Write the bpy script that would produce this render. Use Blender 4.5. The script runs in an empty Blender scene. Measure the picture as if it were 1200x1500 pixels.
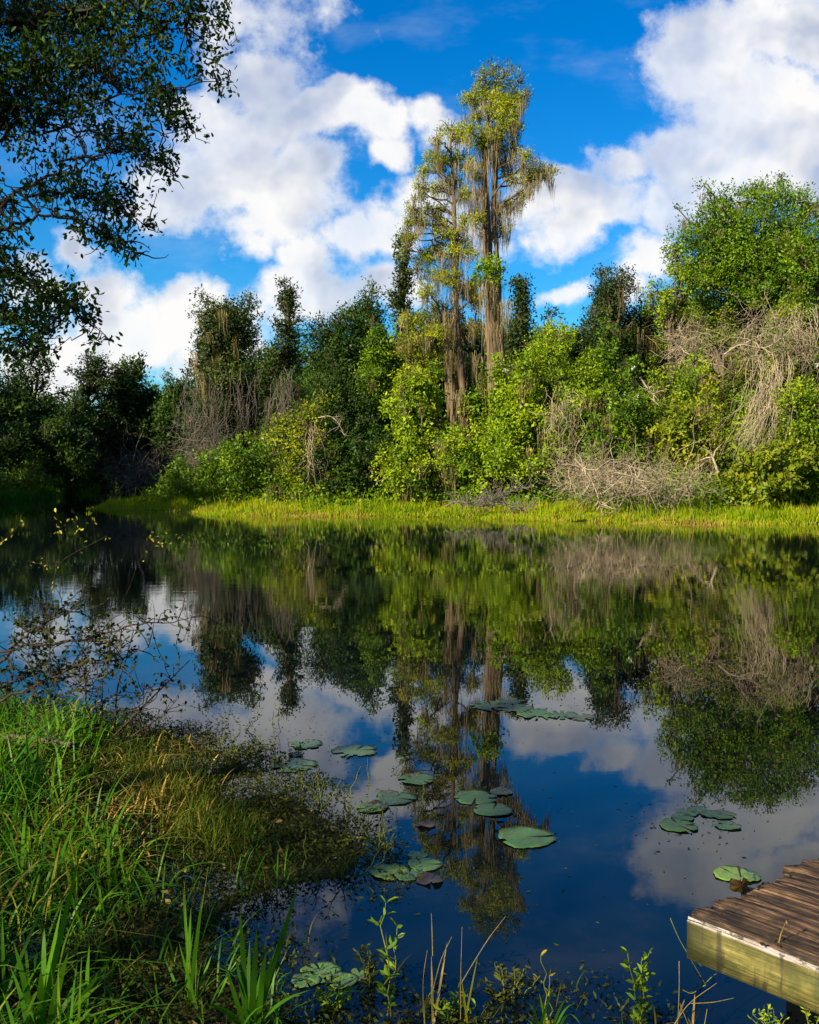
import bpy, math, random
import numpy as np

random.seed(7)
RNG = np.random.default_rng(11)
scene = bpy.context.scene
COL = scene.collection

# ------------------------------------------------------------------ camera
F = 1458.333            # focal length in photograph pixels (1200 x 1500)
PITCH = math.radians(2.75)
CAM_H = 1.9
cp, sp = math.cos(PITCH), math.sin(PITCH)


def ray(px, py):
    a = (px - 600.0) / F
    b = (750.0 - py) / F
    return np.array([a, cp + b * sp, -sp + b * cp])


def at(px, py, Y):
    d = ray(px, py)
    return np.array([0, 0, CAM_H]) + d * (Y / d[1])


def on(px, py, z=0.0):
    d = ray(px, py)
    return np.array([0, 0, CAM_H]) + d * ((z - CAM_H) / d[2])


cam = bpy.data.cameras.new('camera')
cam.sensor_fit = 'VERTICAL'
cam.sensor_height = 36.0
cam.lens = 35.0
cam.clip_start = 0.05
cam.clip_end = 4000
camo = bpy.data.objects.new('camera', cam)
camo.location = (0, 0, CAM_H)
camo.rotation_euler = (math.radians(90) - PITCH, 0, 0)
COL.objects.link(camo)
scene.camera = camo

# ------------------------------------------------------------------ light
SUN_H = np.array([-0.75, -0.66])
SUN_EL = math.radians(29)
sun_dir = np.array([SUN_H[0] * math.cos(SUN_EL), SUN_H[1] * math.cos(SUN_EL), math.sin(SUN_EL)])
sun_dir /= np.linalg.norm(sun_dir)
sl = bpy.data.lights.new('sun', 'SUN')
sl.energy = 5.0
sl.angle = math.radians(0.5)
sl.color = (1.0, 0.87, 0.66)
so = bpy.data.objects.new('sun', sl)
from mathutils import Vector
so.rotation_euler = Vector(sun_dir).to_track_quat('Z', 'Y').to_euler()
so.location = (-20, -20, 30)
COL.objects.link(so)

scene.view_settings.view_transform = 'Standard'
scene.view_settings.look = 'None'
scene.view_settings.exposure = 1.5
scene.view_settings.gamma = 1.0
scene.render.film_transparent = False
try:
    scene.cycles.max_bounces = 6
    scene.cycles.diffuse_bounces = 2
    scene.cycles.transparent_max_bounces = 8
    scene.cycles.use_denoising = True
except Exception:
    pass

# ------------------------------------------------------------------ sky
world = bpy.data.worlds.new('World')
scene.world = world
world.use_nodes = True
NT = world.node_tree
for n in list(NT.nodes):
    NT.nodes.remove(n)


class G:
    """tiny helper to write node graphs"""
    def __init__(self, nt):
        self.nt = nt

    def link(self, a, b):
        self.nt.links.new(a, b)

    def sock(self, s, v):
        if isinstance(v, bpy.types.NodeSocket):
            self.link(v, s)
        else:
            s.default_value = v

    def math(self, op, a, b=None, c=None, clamp=False):
        n = self.nt.nodes.new('ShaderNodeMath')
        n.operation = op
        n.use_clamp = clamp
        self.sock(n.inputs[0], a)
        if b is not None:
            self.sock(n.inputs[1], b)
        if c is not None:
            self.sock(n.inputs[2], c)
        return n.outputs[0]

    def vec(self, op, a, b=None, scale=None):
        n = self.nt.nodes.new('ShaderNodeVectorMath')
        n.operation = op
        self.sock(n.inputs[0], a)
        if b is not None:
            self.sock(n.inputs[1], b)
        if scale is not None:
            self.sock(n.inputs[3], scale)
        return n.outputs['Value'] if op in ('LENGTH', 'DOT_PRODUCT') else n.outputs[0]

    def noise(self, v, scale, detail=5, rough=0.55, dist=0.0, color=False, ntype=None):
        n = self.nt.nodes.new('ShaderNodeTexNoise')
        if v is not None:
            self.link(v, n.inputs['Vector'])
        n.inputs['Scale'].default_value = scale
        n.inputs['Detail'].default_value = detail
        n.inputs['Roughness'].default_value = rough
        n.inputs['Distortion'].default_value = dist
        return n.outputs['Color'] if color else n.outputs['Fac']

    def step(self, v, a, b, lo=0.0, hi=1.0):
        n = self.nt.nodes.new('ShaderNodeMapRange')
        n.interpolation_type = 'SMOOTHSTEP'
        self.sock(n.inputs['Value'], v)
        n.inputs['From Min'].default_value = a
        n.inputs['From Max'].default_value = b
        n.inputs['To Min'].default_value = lo
        n.inputs['To Max'].default_value = hi
        return n.outputs[0]

    def mix(self, f, a, b, mode='MIX'):
        n = self.nt.nodes.new('ShaderNodeMix')
        n.data_type = 'RGBA'
        n.blend_type = mode
        self.sock(n.inputs[0], f)
        self.sock(n.inputs[6], a)
        self.sock(n.inputs[7], b)
        return n.outputs[2]

    def ramp(self, f, stops):
        n = self.nt.nodes.new('ShaderNodeValToRGB')
        while len(n.color_ramp.elements) < len(stops):
            n.color_ramp.elements.new(0.5)
        for e, (p, c) in zip(n.color_ramp.elements, stops):
            e.position = p
            e.color = (c[0], c[1], c[2], 1)
        self.link(f, n.inputs[0])
        return n.outputs[0]


g = G(NT)
sky = NT.nodes.new('ShaderNodeTexSky')
sky.sky_type = 'NISHITA'
sky.sun_disc = False
sky.sun_elevation = SUN_EL
sky.sun_rotation = math.atan2(SUN_H[0], SUN_H[1])
sky.air_density = 1.0
sky.dust_density = 0.8
sky.ozone_density = 3.0
hsv = NT.nodes.new('ShaderNodeHueSaturation')
hsv.inputs['Saturation'].default_value = 1.48
hsv.inputs['Value'].default_value = 1.0
NT.links.new(sky.outputs[0], hsv.inputs['Color'])
skycol = g.mix(1.0, hsv.outputs[0], (0.45, 1.04, 1.22, 1), 'MULTIPLY')

tc = NT.nodes.new('ShaderNodeTexCoord')
sep = NT.nodes.new('ShaderNodeSeparateXYZ')
NT.links.new(tc.outputs['Generated'], sep.inputs[0])
dx, dy, dz = sep.outputs
ysafe = g.math('MAXIMUM', dy, 0.12)
u = g.math('DIVIDE', dx, ysafe)
v = g.math('DIVIDE', dz, ysafe)
comb = NT.nodes.new('ShaderNodeCombineXYZ')
NT.links.new(u, comb.inputs[0])
NT.links.new(v, comb.inputs[1])
uv0 = comb.outputs[0]
# domain warp makes the puffy outlines
w1 = g.noise(uv0, 7.0, 3, 0.5, color=True)
w1 = g.vec('SCALE', g.vec('SUBTRACT', w1, (0.5, 0.5, 0.5)), scale=0.085)
w2 = g.noise(uv0, 26.0, 4, 0.6, color=True)
w2 = g.vec('SCALE', g.vec('SUBTRACT', w2, (0.5, 0.5, 0.5)), scale=0.035)
uvw = g.vec('MULTIPLY', g.vec('ADD', g.vec('ADD', uv0, w1), w2), (1, 1, 0))


def blob_field(coord, blobs):
    acc = None
    for (px, py, rx, ry, wt) in blobs:
        d = ray(px, py)
        cu, cv = d[0] / d[1], d[2] / d[1]
        a = g.vec('SUBTRACT', coord, (cu, cv, 0))
        a = g.vec('MULTIPLY', a, (F / rx, F / ry, 0))
        l = g.vec('LENGTH', a)
        f = g.math('MULTIPLY_ADD', l, -wt, wt)
        if acc is None:
            acc = f
        else:
            acc = g.math('SMOOTH_MAX', acc, f, 0.12)
    return acc


CLOUDS = [
    # upper left mass
    (380, 30, 120, 90, 0.55), (450, 25, 60, 90, 0.35),
    (470, 165, 120, 62, 1.0), (330, 190, 120, 70, 0.9), (290, 270, 130, 85, 1.0), (410, 270, 110, 85, 0.9),
    (545, 190, 75, 45, 0.8), (350, 370, 46, 48, 0.6), (240, 320, 90, 40, 0.7), (470, 250, 70, 60, 0.45),
    (640, 185, 60, 45, 0.6), (566, 238, 44, 32, 0.8), (400, 110, 110, 60, 0.7), (360, 330, 110, 45, 0.6),
    # lower left
    (125, 375, 46, 55, 0.7), (150, 440, 75, 45, 0.8), (205, 500, 150, 70, 1.0), (280, 462, 60, 45, 0.9),
    (80, 530, 130, 70, 0.9), (320, 520, 120, 60, 0.9), (60, 450, 80, 60, 0.6),
    # middle
    (430, 385, 60, 45, 0.9), (520, 345, 66, 50, 1.0), (450, 445, 120, 70, 1.0), (570, 330, 70, 60, 0.9),
    (560, 420, 110, 60, 0.8), (610, 300, 60, 50, 0.6), (690, 330, 60, 60, 0.5),
    # right
    (1120, 40, 130, 80, 0.9), (1200, 40, 120, 100, 0.9), (1030, 100, 110, 80, 1.0), (1110, 170, 170, 110, 1.0),
    (1010, 215, 140, 75, 1.0), (920, 235, 75, 50, 0.9), (870, 285, 115, 60, 1.0), (1010, 280, 150, 60, 0.9),
    (825, 335, 75, 60, 0.8), (1190, 240, 130, 100, 0.9), (950, 365, 70, 60, 0.8), (815, 442, 46, 24, 0.7),
    (780, 290, 60, 50, 0.7), (930, 420, 60, 40, 0.5),
]
GREYS = [
    (1150, 200, 110, 60, 1.0), (1190, 280, 70, 90, 0.9), (470, 395, 75, 48, 0.9), (440, 320, 90, 40, 0.6), (960, 320, 110, 22, 0.5),
    (390, 60, 140, 90, 0.7), (300, 515, 70, 40, 0.4), (150, 540, 100, 35, 0.45), (380, 250, 50, 60, 0.35),
    (880, 375, 60, 30, 0.3), (560, 235, 120, 50, 0.4), (1160, 20, 60, 40, 0.45), (120, 400, 80, 40, 0.4),
]
cf = blob_field(uvw, CLOUDS)
gf = blob_field(g.vec('ADD', uv0, g.vec('SCALE', w1, scale=0.8)), GREYS)
fb = g.noise(uv0, 11.0, 7, 0.62)
fb2 = g.noise(g.vec('ADD', uv0, (-0.02, 0.018, 0.3)), 11.0, 4, 0.5)
fbr = g.noise(g.vec('ADD', uv0, (0.03, -0.03, 0.3)), 11.0, 4, 0.5)
dens = g.math('ADD', cf, g.math('MULTIPLY', g.math('SUBTRACT', fb, 0.5), 1.9))
alpha = g.step(dens, -0.02, 0.48)
thin = g.step(g.noise(g.vec('ADD', uv0, w1), 4.5, 5, 0.6), 0.34, 0.56, 0.72, 1.0)
alpha = g.math('MULTIPLY', alpha, thin)
# thin veil of cirrus in the blue
veil = g.noise(g.vec('MULTIPLY', uv0, (1.0, 2.2, 1.0)), 5.0, 5, 0.6)
veil = g.step(veil, 0.48, 0.8, 0.0, 0.2)
# rest of the sky (behind the lens): generic cumulus
gen = g.noise(tc.outputs['Generated'], 3.0, 7, 0.6)
gen = g.step(gen, 0.5, 0.66)
front = g.step(dy, 0.25, 0.42)
alpha = g.math('MAXIMUM', alpha, veil)
alpha = g.math('ADD', g.math('MULTIPLY', alpha, front), g.math('MULTIPLY', gen, g.math('SUBTRACT', 1.0, front)))
up = g.step(dz, -0.02, 0.05)
alpha = g.math('MULTIPLY', alpha, up)
# relief inside the cloud: density compared a little towards the sun
rel = g.math('SUBTRACT', fbr, fb2)
big1 = g.noise(g.vec('ADD', uv0, w1), 6.0, 4, 0.55)
big2 = g.noise(g.vec('ADD', g.vec('ADD', uv0, w1), (-0.045, 0.05, 0)), 6.0, 4, 0.55)
rel = g.math('MULTIPLY_ADD', g.math('SUBTRACT', big1, big2), -1.9, rel)
thick = g.step(dens, 0.35, 1.15)
grey = g.math('ADD', g.math('MULTIPLY', g.math('MAXIMUM', gf, 0.0), 1.15),
              g.math('MULTIPLY', g.math('MULTIPLY_ADD', rel, 2.2, 0.04), 1.0))
grey = g.math('MULTIPLY', g.math('MINIMUM', g.math('MAXIMUM', grey, 0.0), 1.0), g.step(dens, 0.1, 0.5))
ccol = g.mix(grey, (7.0, 6.95, 6.9, 1), (3.7, 4.1, 5.1, 1))
final = g.mix(alpha, skycol, ccol)
bg = NT.nodes.new('ShaderNodeBackground')
bg.inputs['Strength'].default_value = 0.05
NT.links.new(final, bg.inputs['Color'])
wo = NT.nodes.new('ShaderNodeOutputWorld')
NT.links.new(bg.outputs[0], wo.inputs[0])


# ------------------------------------------------------------------ materials
def new_mat(name):
    m = bpy.data.materials.new(name)
    m.use_nodes = True
    nt = m.node_tree
    for n in list(nt.nodes):
        nt.nodes.remove(n)
    out = nt.nodes.new('ShaderNodeOutputMaterial')
    return m, nt, G(nt), out


def attr(nt, name='tone'):
    n = nt.nodes.new('ShaderNodeAttribute')
    n.attribute_name = name
    return n.outputs['Fac']


def leaf_mat(name, stops, trans=0.35, rough=0.42, spec=0.35):
    m, nt, gg, out = new_mat(name)
    c = gg.ramp(attr(nt), stops)
    p = nt.nodes.new('ShaderNodeBsdfPrincipled')
    nt.links.new(c, p.inputs['Base Color'])
    p.inputs['Roughness'].default_value = rough
    p.inputs['Specular IOR Level'].default_value = spec
    t = nt.nodes.new('ShaderNodeBsdfTranslucent')
    tcx = gg.mix(1.0, c, (1.15, 1.25, 0.5, 1), 'MULTIPLY')
    nt.links.new(tcx, t.inputs['Color'])
    mx = nt.nodes.new('ShaderNodeMixShader')
    mx.inputs[0].default_value = trans
    nt.links.new(p.outputs[0], mx.inputs[1])
    nt.links.new(t.outputs[0], mx.inputs[2])
    nt.links.new(mx.outputs[0], out.inputs[0])
    return m


M = {}
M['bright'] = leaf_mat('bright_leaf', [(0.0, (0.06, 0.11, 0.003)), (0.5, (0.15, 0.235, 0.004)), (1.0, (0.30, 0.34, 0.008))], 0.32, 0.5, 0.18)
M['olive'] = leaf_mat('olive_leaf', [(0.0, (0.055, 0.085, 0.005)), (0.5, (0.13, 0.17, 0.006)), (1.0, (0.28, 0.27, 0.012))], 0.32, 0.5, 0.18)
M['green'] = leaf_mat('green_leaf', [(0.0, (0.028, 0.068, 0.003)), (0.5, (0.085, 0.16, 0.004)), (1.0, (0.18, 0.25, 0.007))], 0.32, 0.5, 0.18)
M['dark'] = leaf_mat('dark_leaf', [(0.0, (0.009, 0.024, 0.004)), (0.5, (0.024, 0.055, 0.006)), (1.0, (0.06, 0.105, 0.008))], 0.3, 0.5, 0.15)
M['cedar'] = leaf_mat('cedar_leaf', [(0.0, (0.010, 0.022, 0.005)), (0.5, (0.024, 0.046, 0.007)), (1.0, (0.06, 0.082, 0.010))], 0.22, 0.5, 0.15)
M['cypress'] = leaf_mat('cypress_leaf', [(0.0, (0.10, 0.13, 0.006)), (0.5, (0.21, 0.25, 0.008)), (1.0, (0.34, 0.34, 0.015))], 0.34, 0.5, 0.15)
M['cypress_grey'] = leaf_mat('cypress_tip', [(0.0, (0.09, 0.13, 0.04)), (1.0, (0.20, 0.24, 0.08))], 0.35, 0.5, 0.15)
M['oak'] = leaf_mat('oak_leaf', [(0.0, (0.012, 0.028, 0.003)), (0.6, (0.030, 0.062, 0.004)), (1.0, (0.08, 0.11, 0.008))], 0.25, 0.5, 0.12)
M['yellow'] = leaf_mat('yellow_leaf', [(0.0, (0.16, 0.17, 0.01)), (1.0, (0.42, 0.34, 0.02))], 0.4)
M['grass'] = leaf_mat('grass_blade', [(0.0, (0.03, 0.10, 0.004)), (0.6, (0.07, 0.19, 0.006)), (0.9, (0.15, 0.25, 0.010)), (1.0, (0.3, 0.22, 0.04))], 0.45, 0.45, 0.15)
M['marsh'] = leaf_mat('marsh_grass', [(0.0, (0.11, 0.18, 0.003)), (0.6, (0.24, 0.31, 0.004)), (0.85, (0.33, 0.29, 0.010)), (1.0, (0.32, 0.20, 0.06))], 0.4, 0.6, 0.08)
M['lowgrass'] = leaf_mat('short_grass', [(0.0, (0.035, 0.062, 0.005)), (0.5, (0.10, 0.12, 0.008)), (1.0, (0.26, 0.18, 0.03))], 0.35, 0.6, 0.08)
M['weed'] = leaf_mat('water_weed', [(0.0, (0.012, 0.020, 0.004)), (0.6, (0.035, 0.044, 0.006)), (1.0, (0.09, 0.085, 0.012))], 0.25, 0.6, 0.08)
M['moss'] = leaf_mat('hanging_moss', [(0.0, (0.06, 0.045, 0.02)), (0.5, (0.15, 0.115, 0.052)), (1.0, (0.27, 0.21, 0.10))], 0.3, 0.9, 0.03)
M['cypress_moss'] = leaf_mat('tan_moss', [(0.0, (0.08, 0.062, 0.03)), (0.5, (0.20, 0.158, 0.08)), (1.0, (0.34, 0.275, 0.15))], 0.3, 0.9, 0.03)
M['greymoss'] = leaf_mat('grey_moss', [(0.0, (0.035, 0.028, 0.017)), (1.0, (0.11, 0.088, 0.055))], 0.25, 0.9, 0.03)
M['whiteflower'] = leaf_mat('pale_petal', [(0.0, (0.3, 0.3, 0.25)), (1.0, (0.5, 0.5, 0.46))], 0.3)


def wood_mat(name, c0, c1, scale=(6, 6, 1.2), rough=0.85, bump=0.4):
    m, nt, gg, out = new_mat(name)
    t = nt.nodes.new('ShaderNodeTexCoord')
    mp = gg.vec('MULTIPLY', t.outputs['Object'], scale)
    n1 = gg.noise(mp, 3.0, 6, 0.65)
    c = gg.mix(gg.step(n1, 0.35, 0.68), c0 + (1,), c1 + (1,))
    c = gg.mix(gg.math('MULTIPLY', attr(nt), 0.5), c, c1 + (1,))
    p = nt.nodes.new('ShaderNodeBsdfPrincipled')
    nt.links.new(c, p.inputs['Base Color'])
    p.inputs['Roughness'].default_value = rough
    p.inputs['Specular IOR Level'].default_value = 0.2
    b = nt.nodes.new('ShaderNodeBump')
    b.inputs['Strength'].default_value = bump
    b.inputs['Distance'].default_value = 0.05
    nt.links.new(n1, b.inputs['Height'])
    nt.links.new(b.outputs[0], p.inputs['Normal'])
    nt.links.new(p.outputs[0], out.inputs[0])
    return m


M['bark'] = wood_mat('bark', (0.04, 0.028, 0.018), (0.12, 0.088, 0.058))
M['cypressbark'] = wood_mat('cypress_bark', (0.03, 0.019, 0.011), (0.15, 0.10, 0.06), (5, 5, 0.5))
M['darkbark'] = wood_mat('dark_bark', (0.014, 0.010, 0.007), (0.042, 0.030, 0.021))
M['dead'] = wood_mat('dead_wood', (0.11, 0.083, 0.05), (0.34, 0.27, 0.18), (3, 3, 3))
M['deadgrey'] = wood_mat('grey_dead_wood', (0.05, 0.042, 0.035), (0.15, 0.125, 0.105), (3, 3, 3))
M['stem'] = wood_mat('green_stem', (0.05, 0.08, 0.008), (0.15, 0.16, 0.02), (20, 20, 5))
M['drystem'] = wood_mat('dry_stem', (0.07, 0.048, 0.014), (0.20, 0.145, 0.04), (20, 20, 5))


# ------------------------------------------------------------------ mesh building
class MB:
    def __init__(self):
        self.v, self.t, self.f, self.n = [], [], [], 0

    def add(self, verts, faces, tone=0.5):
        """verts (N,3); faces (K,3|4) int; tone scalar or (N,)"""
        verts = np.asarray(verts, dtype=np.float64).reshape(-1, 3)
        faces = np.asarray(faces, dtype=np.int64)
        self.v.append(verts)
        self.t.append(np.broadcast_to(np.asarray(tone, dtype=np.float64), (len(verts),)).copy())
        self.f.append(faces + self.n)
        self.n += len(verts)

    def build(self, name, mat, parent=None, smooth=False, origin=None):
        me = bpy.data.meshes.new(name)
        V = np.concatenate(self.v) if self.v else np.zeros((0, 3))
        if parent is not None:
            V = V - np.array(parent.matrix_world.translation if False else world_loc(parent))
        elif origin is not None:
            V = V - np.asarray(origin)
        T = np.concatenate(self.t)
        loops = np.concatenate([x.ravel() for x in self.f])
        tot = np.concatenate([np.full(len(x), x.shape[1]) for x in self.f])
        start = np.concatenate([[0], np.cumsum(tot)[:-1]])
        me.vertices.add(len(V))
        me.vertices.foreach_set('co', V.astype(np.float32).ravel())
        me.loops.add(len(loops))
        me.loops.foreach_set('vertex_index', loops.astype(np.int32))
        me.polygons.add(len(tot))
        me.polygons.foreach_set('loop_start', start.astype(np.int32))
        me.polygons.foreach_set('loop_total', tot.astype(np.int32))
        if smooth:
            me.polygons.foreach_set('use_smooth', np.ones(len(tot), dtype=bool))
        a = me.attributes.new('tone', 'FLOAT', 'POINT')
        a.data.foreach_set('value', np.clip(T, 0, 1).astype(np.float32))
        me.update(calc_edges=True)
        me.validate()
        me.materials.append(M[mat] if isinstance(mat, str) else mat)
        o = bpy.data.objects.new(name, me)
        COL.objects.link(o)
        if parent is not None:
            o.parent = parent
        elif origin is not None:
            o.location = origin
        return o


LOC = {}


def world_loc(o):
    return LOC.get(o.name, (0.0, 0.0, 0.0))


def thing(name, label, cat, loc=(0, 0, 0), group=None):
    o = bpy.data.objects.new(name, None)
    o.empty_display_size = 0.2
    COL.objects.link(o)
    o.location = loc
    LOC[o.name] = tuple(float(c) for c in loc)
    o['label'] = label
    o['category'] = cat
    if group:
        o['group'] = group
    return o


def tag(o, label=None, cat=None, group=None, kind=None):
    for k, val in (('label', label), ('category', cat), ('group', group), ('kind', kind)):
        if val:
            o[k] = val
    return o


def unit(a):
    return a / np.maximum(np.linalg.norm(a, axis=-1, keepdims=True), 1e-9)


def smooth(pts, n=24):
    P = np.asarray(pts, float)
    if len(P) < 3:
        t = np.linspace(0, 1, n)[:, None]
        return P[0] * (1 - t) + P[-1] * t
    Q = np.vstack([2 * P[0] - P[1], P, 2 * P[-1] - P[-2]])
    out = []
    for s in np.linspace(0, len(P) - 1 - 1e-6, n):
        i = int(s)
        t = s - i
        a, b, c, d = Q[i], Q[i + 1], Q[i + 2], Q[i + 3]
        out.append(0.5 * (2 * b + (c - a) * t + (2 * a - 5 * b + 4 * c - d) * t * t + (3 * b - a - 3 * c + d) * t ** 3))
    return np.array(out)


def tubes(mb, P, R, S=4, tone=0.3, cap=True):
    """P (N,K,3) polylines, R (N,K) radii"""
    P = np.asarray(P, float)
    R = np.asarray(R, float)
    if P.ndim == 2:
        P, R = P[None], R[None]
    N, K, _ = P.shape
    T = unit(np.gradient(P, axis=1))
    ref = np.where(np.abs(T[..., 2:3]) > 0.8, np.array([1.0, 0.13, 0]), np.array([0.03, 0.02, 1.0]))
    # keep one reference per curve so the tube does not twist
    ref = np.broadcast_to(ref[:, K // 2][:, None, :], T.shape)
    A = unit(np.cross(T, ref))
    B = np.cross(T, A)
    th = np.arange(S) / S * 2 * math.pi
    V = P[:, :, None, :] + R[:, :, None, None] * (A[:, :, None, :] * np.cos(th)[:, None] + B[:, :, None, :] * np.sin(th)[:, None])
    idx = np.arange(N * K * S).reshape(N, K, S)
    a = idx[:, :-1, :]
    b = np.roll(a, -1, axis=2)
    c = np.roll(idx[:, 1:, :], -1, axis=2)
    d = idx[:, 1:, :]
    Fq = np.stack([a, b, c, d], -1).reshape(-1, 4)
    tn = np.asarray(tone, float)
    tn = np.repeat(np.broadcast_to(tn, (N,)), K * S)
    mb.add(V.reshape(-1, 3), Fq, tn)


def ribbons(mb, P, W, side, tone=0.5):
    """P (N,K,3), W (N,K), side (N,3) or (N,K,3)"""
    N, K, _ = P.shape
    side = np.asarray(side)
    if side.ndim == 2:
        side = side[:, None, :]
    V = np.stack([P - side * W[..., None] * 0.5, P + side * W[..., None] * 0.5], 2)
    idx = np.arange(N * K * 2).reshape(N, K, 2)
    Fq = np.stack([idx[:, :-1, 0], idx[:, :-1, 1], idx[:, 1:, 1], idx[:, 1:, 0]], -1).reshape(-1, 4)
    mb.add(V.reshape(-1, 3), Fq, np.repeat(np.broadcast_to(tone, (N,)), K * 2))


def leaves(mb, C, D, size, aspect=0.5, fold=0.25, tone=0.5, rng=RNG, shape=4, nb=None):
    """leaf blades with base C, direction D"""
    N = len(C)
    D = unit(D)
    rv = rng.normal(size=(N, 3))
    if nb is not None:
        rv = np.cross(nb + rv * 0.42, D)
        S = unit(rv)
    else:
        S = unit(np.cross(D, rv))
    Nn = np.cross(S, D)
    size = np.broadcast_to(size, (N,))[:, None]
    w = size * aspect * 0.5
    tip = C + D * size
    tn = np.broadcast_to(tone, (N,))
    if shape == 4:
        m = C + D * size * 0.45 + Nn * size * fold * 0.4
        V = np.stack([C, m + S * w, tip, m - S * w], 1)
        idx = np.arange(N * 4).reshape(N, 4)
        mb.add(V.reshape(-1, 3), idx, np.repeat(tn, 4))
    else:
        b = C + D * size * 0.28 + Nn * size * fold * 0.3
        m = C + D * size * 0.68 + Nn * size * fold * 0.28
        tip = tip - Nn * size * fold * 0.3
        V = np.stack([C, b + S * w * 0.8, m + S * w, tip, m - S * w, b - S * w * 0.8], 1)
        i = np.arange(N)[:, None] * 6
        q1 = i + np.array([[0, 1, 2, 3]])
        q2 = i + np.array([[0, 3, 4, 5]])
        mb.add(V.reshape(-1, 3), np.vstack([q1, q2]), np.repeat(tn, 6))


def sphere_dirs(n, rng):
    return unit(rng.normal(size=(n, 3)))


def foliage(mb, clumps, dens, leaf, rng, sub=0.28, per=14, up=0.25, aspect=0.5, lo=0.45, droop=0.0, shape=4, tone0=0.0, tspread=0.5):
    """clumps (M,6): centre + radii.  Leaf sprays spread through the volume, denser towards the outside."""
    for c in np.asarray(clumps, float):
        ctr, r = c[:3], c[3:6]
        area = 4 * math.pi * (r[0] * r[1] + r[0] * r[2] + r[1] * r[2]) / 3
        n = max(3, int(dens * area * rng.uniform(0.85, 1.15)))
        d = sphere_dirs(n, rng)
        rad = rng.uniform(lo ** 2, 1.12, n) ** 0.5
        # a lumpy outline
        lump = 1 + 0.18 * np.sin(d[:, 0] * 5 + ctr[0] * 3) * np.cos(d[:, 2] * 4 + ctr[2]) + rng.normal(0, 0.07, n)
        pos = ctr + d * r * (rad * lump)[:, None]
        out = unit(d * (1 / np.maximum(r, 0.05)) * r.mean() + np.array([0, 0, up]) + rng.normal(0, 0.3, (n, 3)))
        tv = np.clip(rng.normal(0.45 + tone0, 0.24) + rng.normal(0, 0.16, n), 0, 1)
        P = np.repeat(pos, per, 0)
        O = np.repeat(out, per, 0)
        tt = rng.uniform(-0.5, 1.0, n * per)
        C = P + O * (tt * sub)[:, None] + rng.normal(0, sub * 0.42, (n * per, 3))
        C[:, 2] -= droop * np.abs(rng.normal(0, sub, n * per))
        D = O * 0.5 + rng.normal(0, 0.75, (n * per, 3)) + np.array([0, 0, -0.15 - droop])
        tn = np.clip(np.repeat(tv, per) * 0.75 + rng.uniform(0, 1, n * per) * tspread * 0.6, 0, 1)
        nb = O * 0.75 + np.array([0, 0, 0.55])
        leaves(mb, C, D, leaf * rng.uniform(0.65, 1.3, n * per), aspect, 0.3, tn, rng, shape, nb)


def trunk(mb, pts, r0, r1, S=9, n=22, wob=0.12, rng=RNG, tone=0.3, flare=0.0):
    P = smooth(pts, n)
    s = np.linspace(0, 1, n)
    R = (r0 * (1 - s) + r1 * s) * (1 + rng.normal(0, wob * 0.4, n))
    if flare:
        R = R * (1 + flare * np.exp(-s * 9))
    tubes(mb, P, R, S, tone)
    return P


def limb(a, b, rng, n=8, sag=0.12, wig=0.05):
    L = np.linalg.norm(b - a)
    t = np.linspace(0, 1, n)[:, None]
    P = a * (1 - t) + b * t
    P = P + np.array([0, 0, 1]) * (np.sin(t * math.pi) * sag * L)
    w = rng.normal(0, wig * L, (n, 3)) * np.sin(t * math.pi)
    return P + w


def moss_strands(mb, tops, lengths, n, spread, rng, w=0.035, K=5):
    """hanging moss: bundles of tapering strands"""
    tops = np.asarray(tops, float)
    lengths = np.broadcast_to(lengths, (len(tops),))
    N = len(tops) * n
    T = np.repeat(tops, n, 0)
    off = rng.normal(0, 1, (N, 3)) * np.asarray(spread)
    L = np.repeat(lengths, n) * rng.uniform(0.35, 1.0, N) * np.exp(-0.35 * (np.linalg.norm(off[:, :2], axis=1) / (np.linalg.norm(np.asarray(spread)[:2]) + 1e-6)) ** 2)
    s = np.linspace(0, 1, K)
    P = (T + off)[:, None, :] + np.zeros((N, K, 3))
    P[:, :, 2] -= L[:, None] * s
    pull = -off * 0.55
    pull[:, 2] = 0
    P += pull[:, None, :] * (s ** 1.3)[None, :, None]
    P[:, :, :2] += np.cumsum(rng.normal(0, 0.03, (N, K, 2)) * np.minimum(L, 1.5)[:, None, None], 1)
    W = w * rng.uniform(0.6, 1.5, N)[:, None] * (1.05 - s ** 1.6)[None]
    a = rng.uniform(0, math.pi, N)
    side = np.stack([np.cos(a), np.sin(a), 0 * a], 1)
    tone = np.clip(np.repeat(rng.uniform(0.2, 0.8, len(tops)), n) + rng.normal(0, 0.18, N), 0, 1)
    ribbons(mb, P, W, side, tone)


def moss_bundles(th, tops, lens, n, spread, rng, w, mat):
    """every hanging bundle of moss is a part of its own"""
    for t_, l_ in zip(tops, lens):
        mb = MB()
        moss_strands(mb, [t_], l_, n, (spread, spread, 0.1), rng, w=w)
        mb.build('moss_beard', mat, th)


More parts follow.
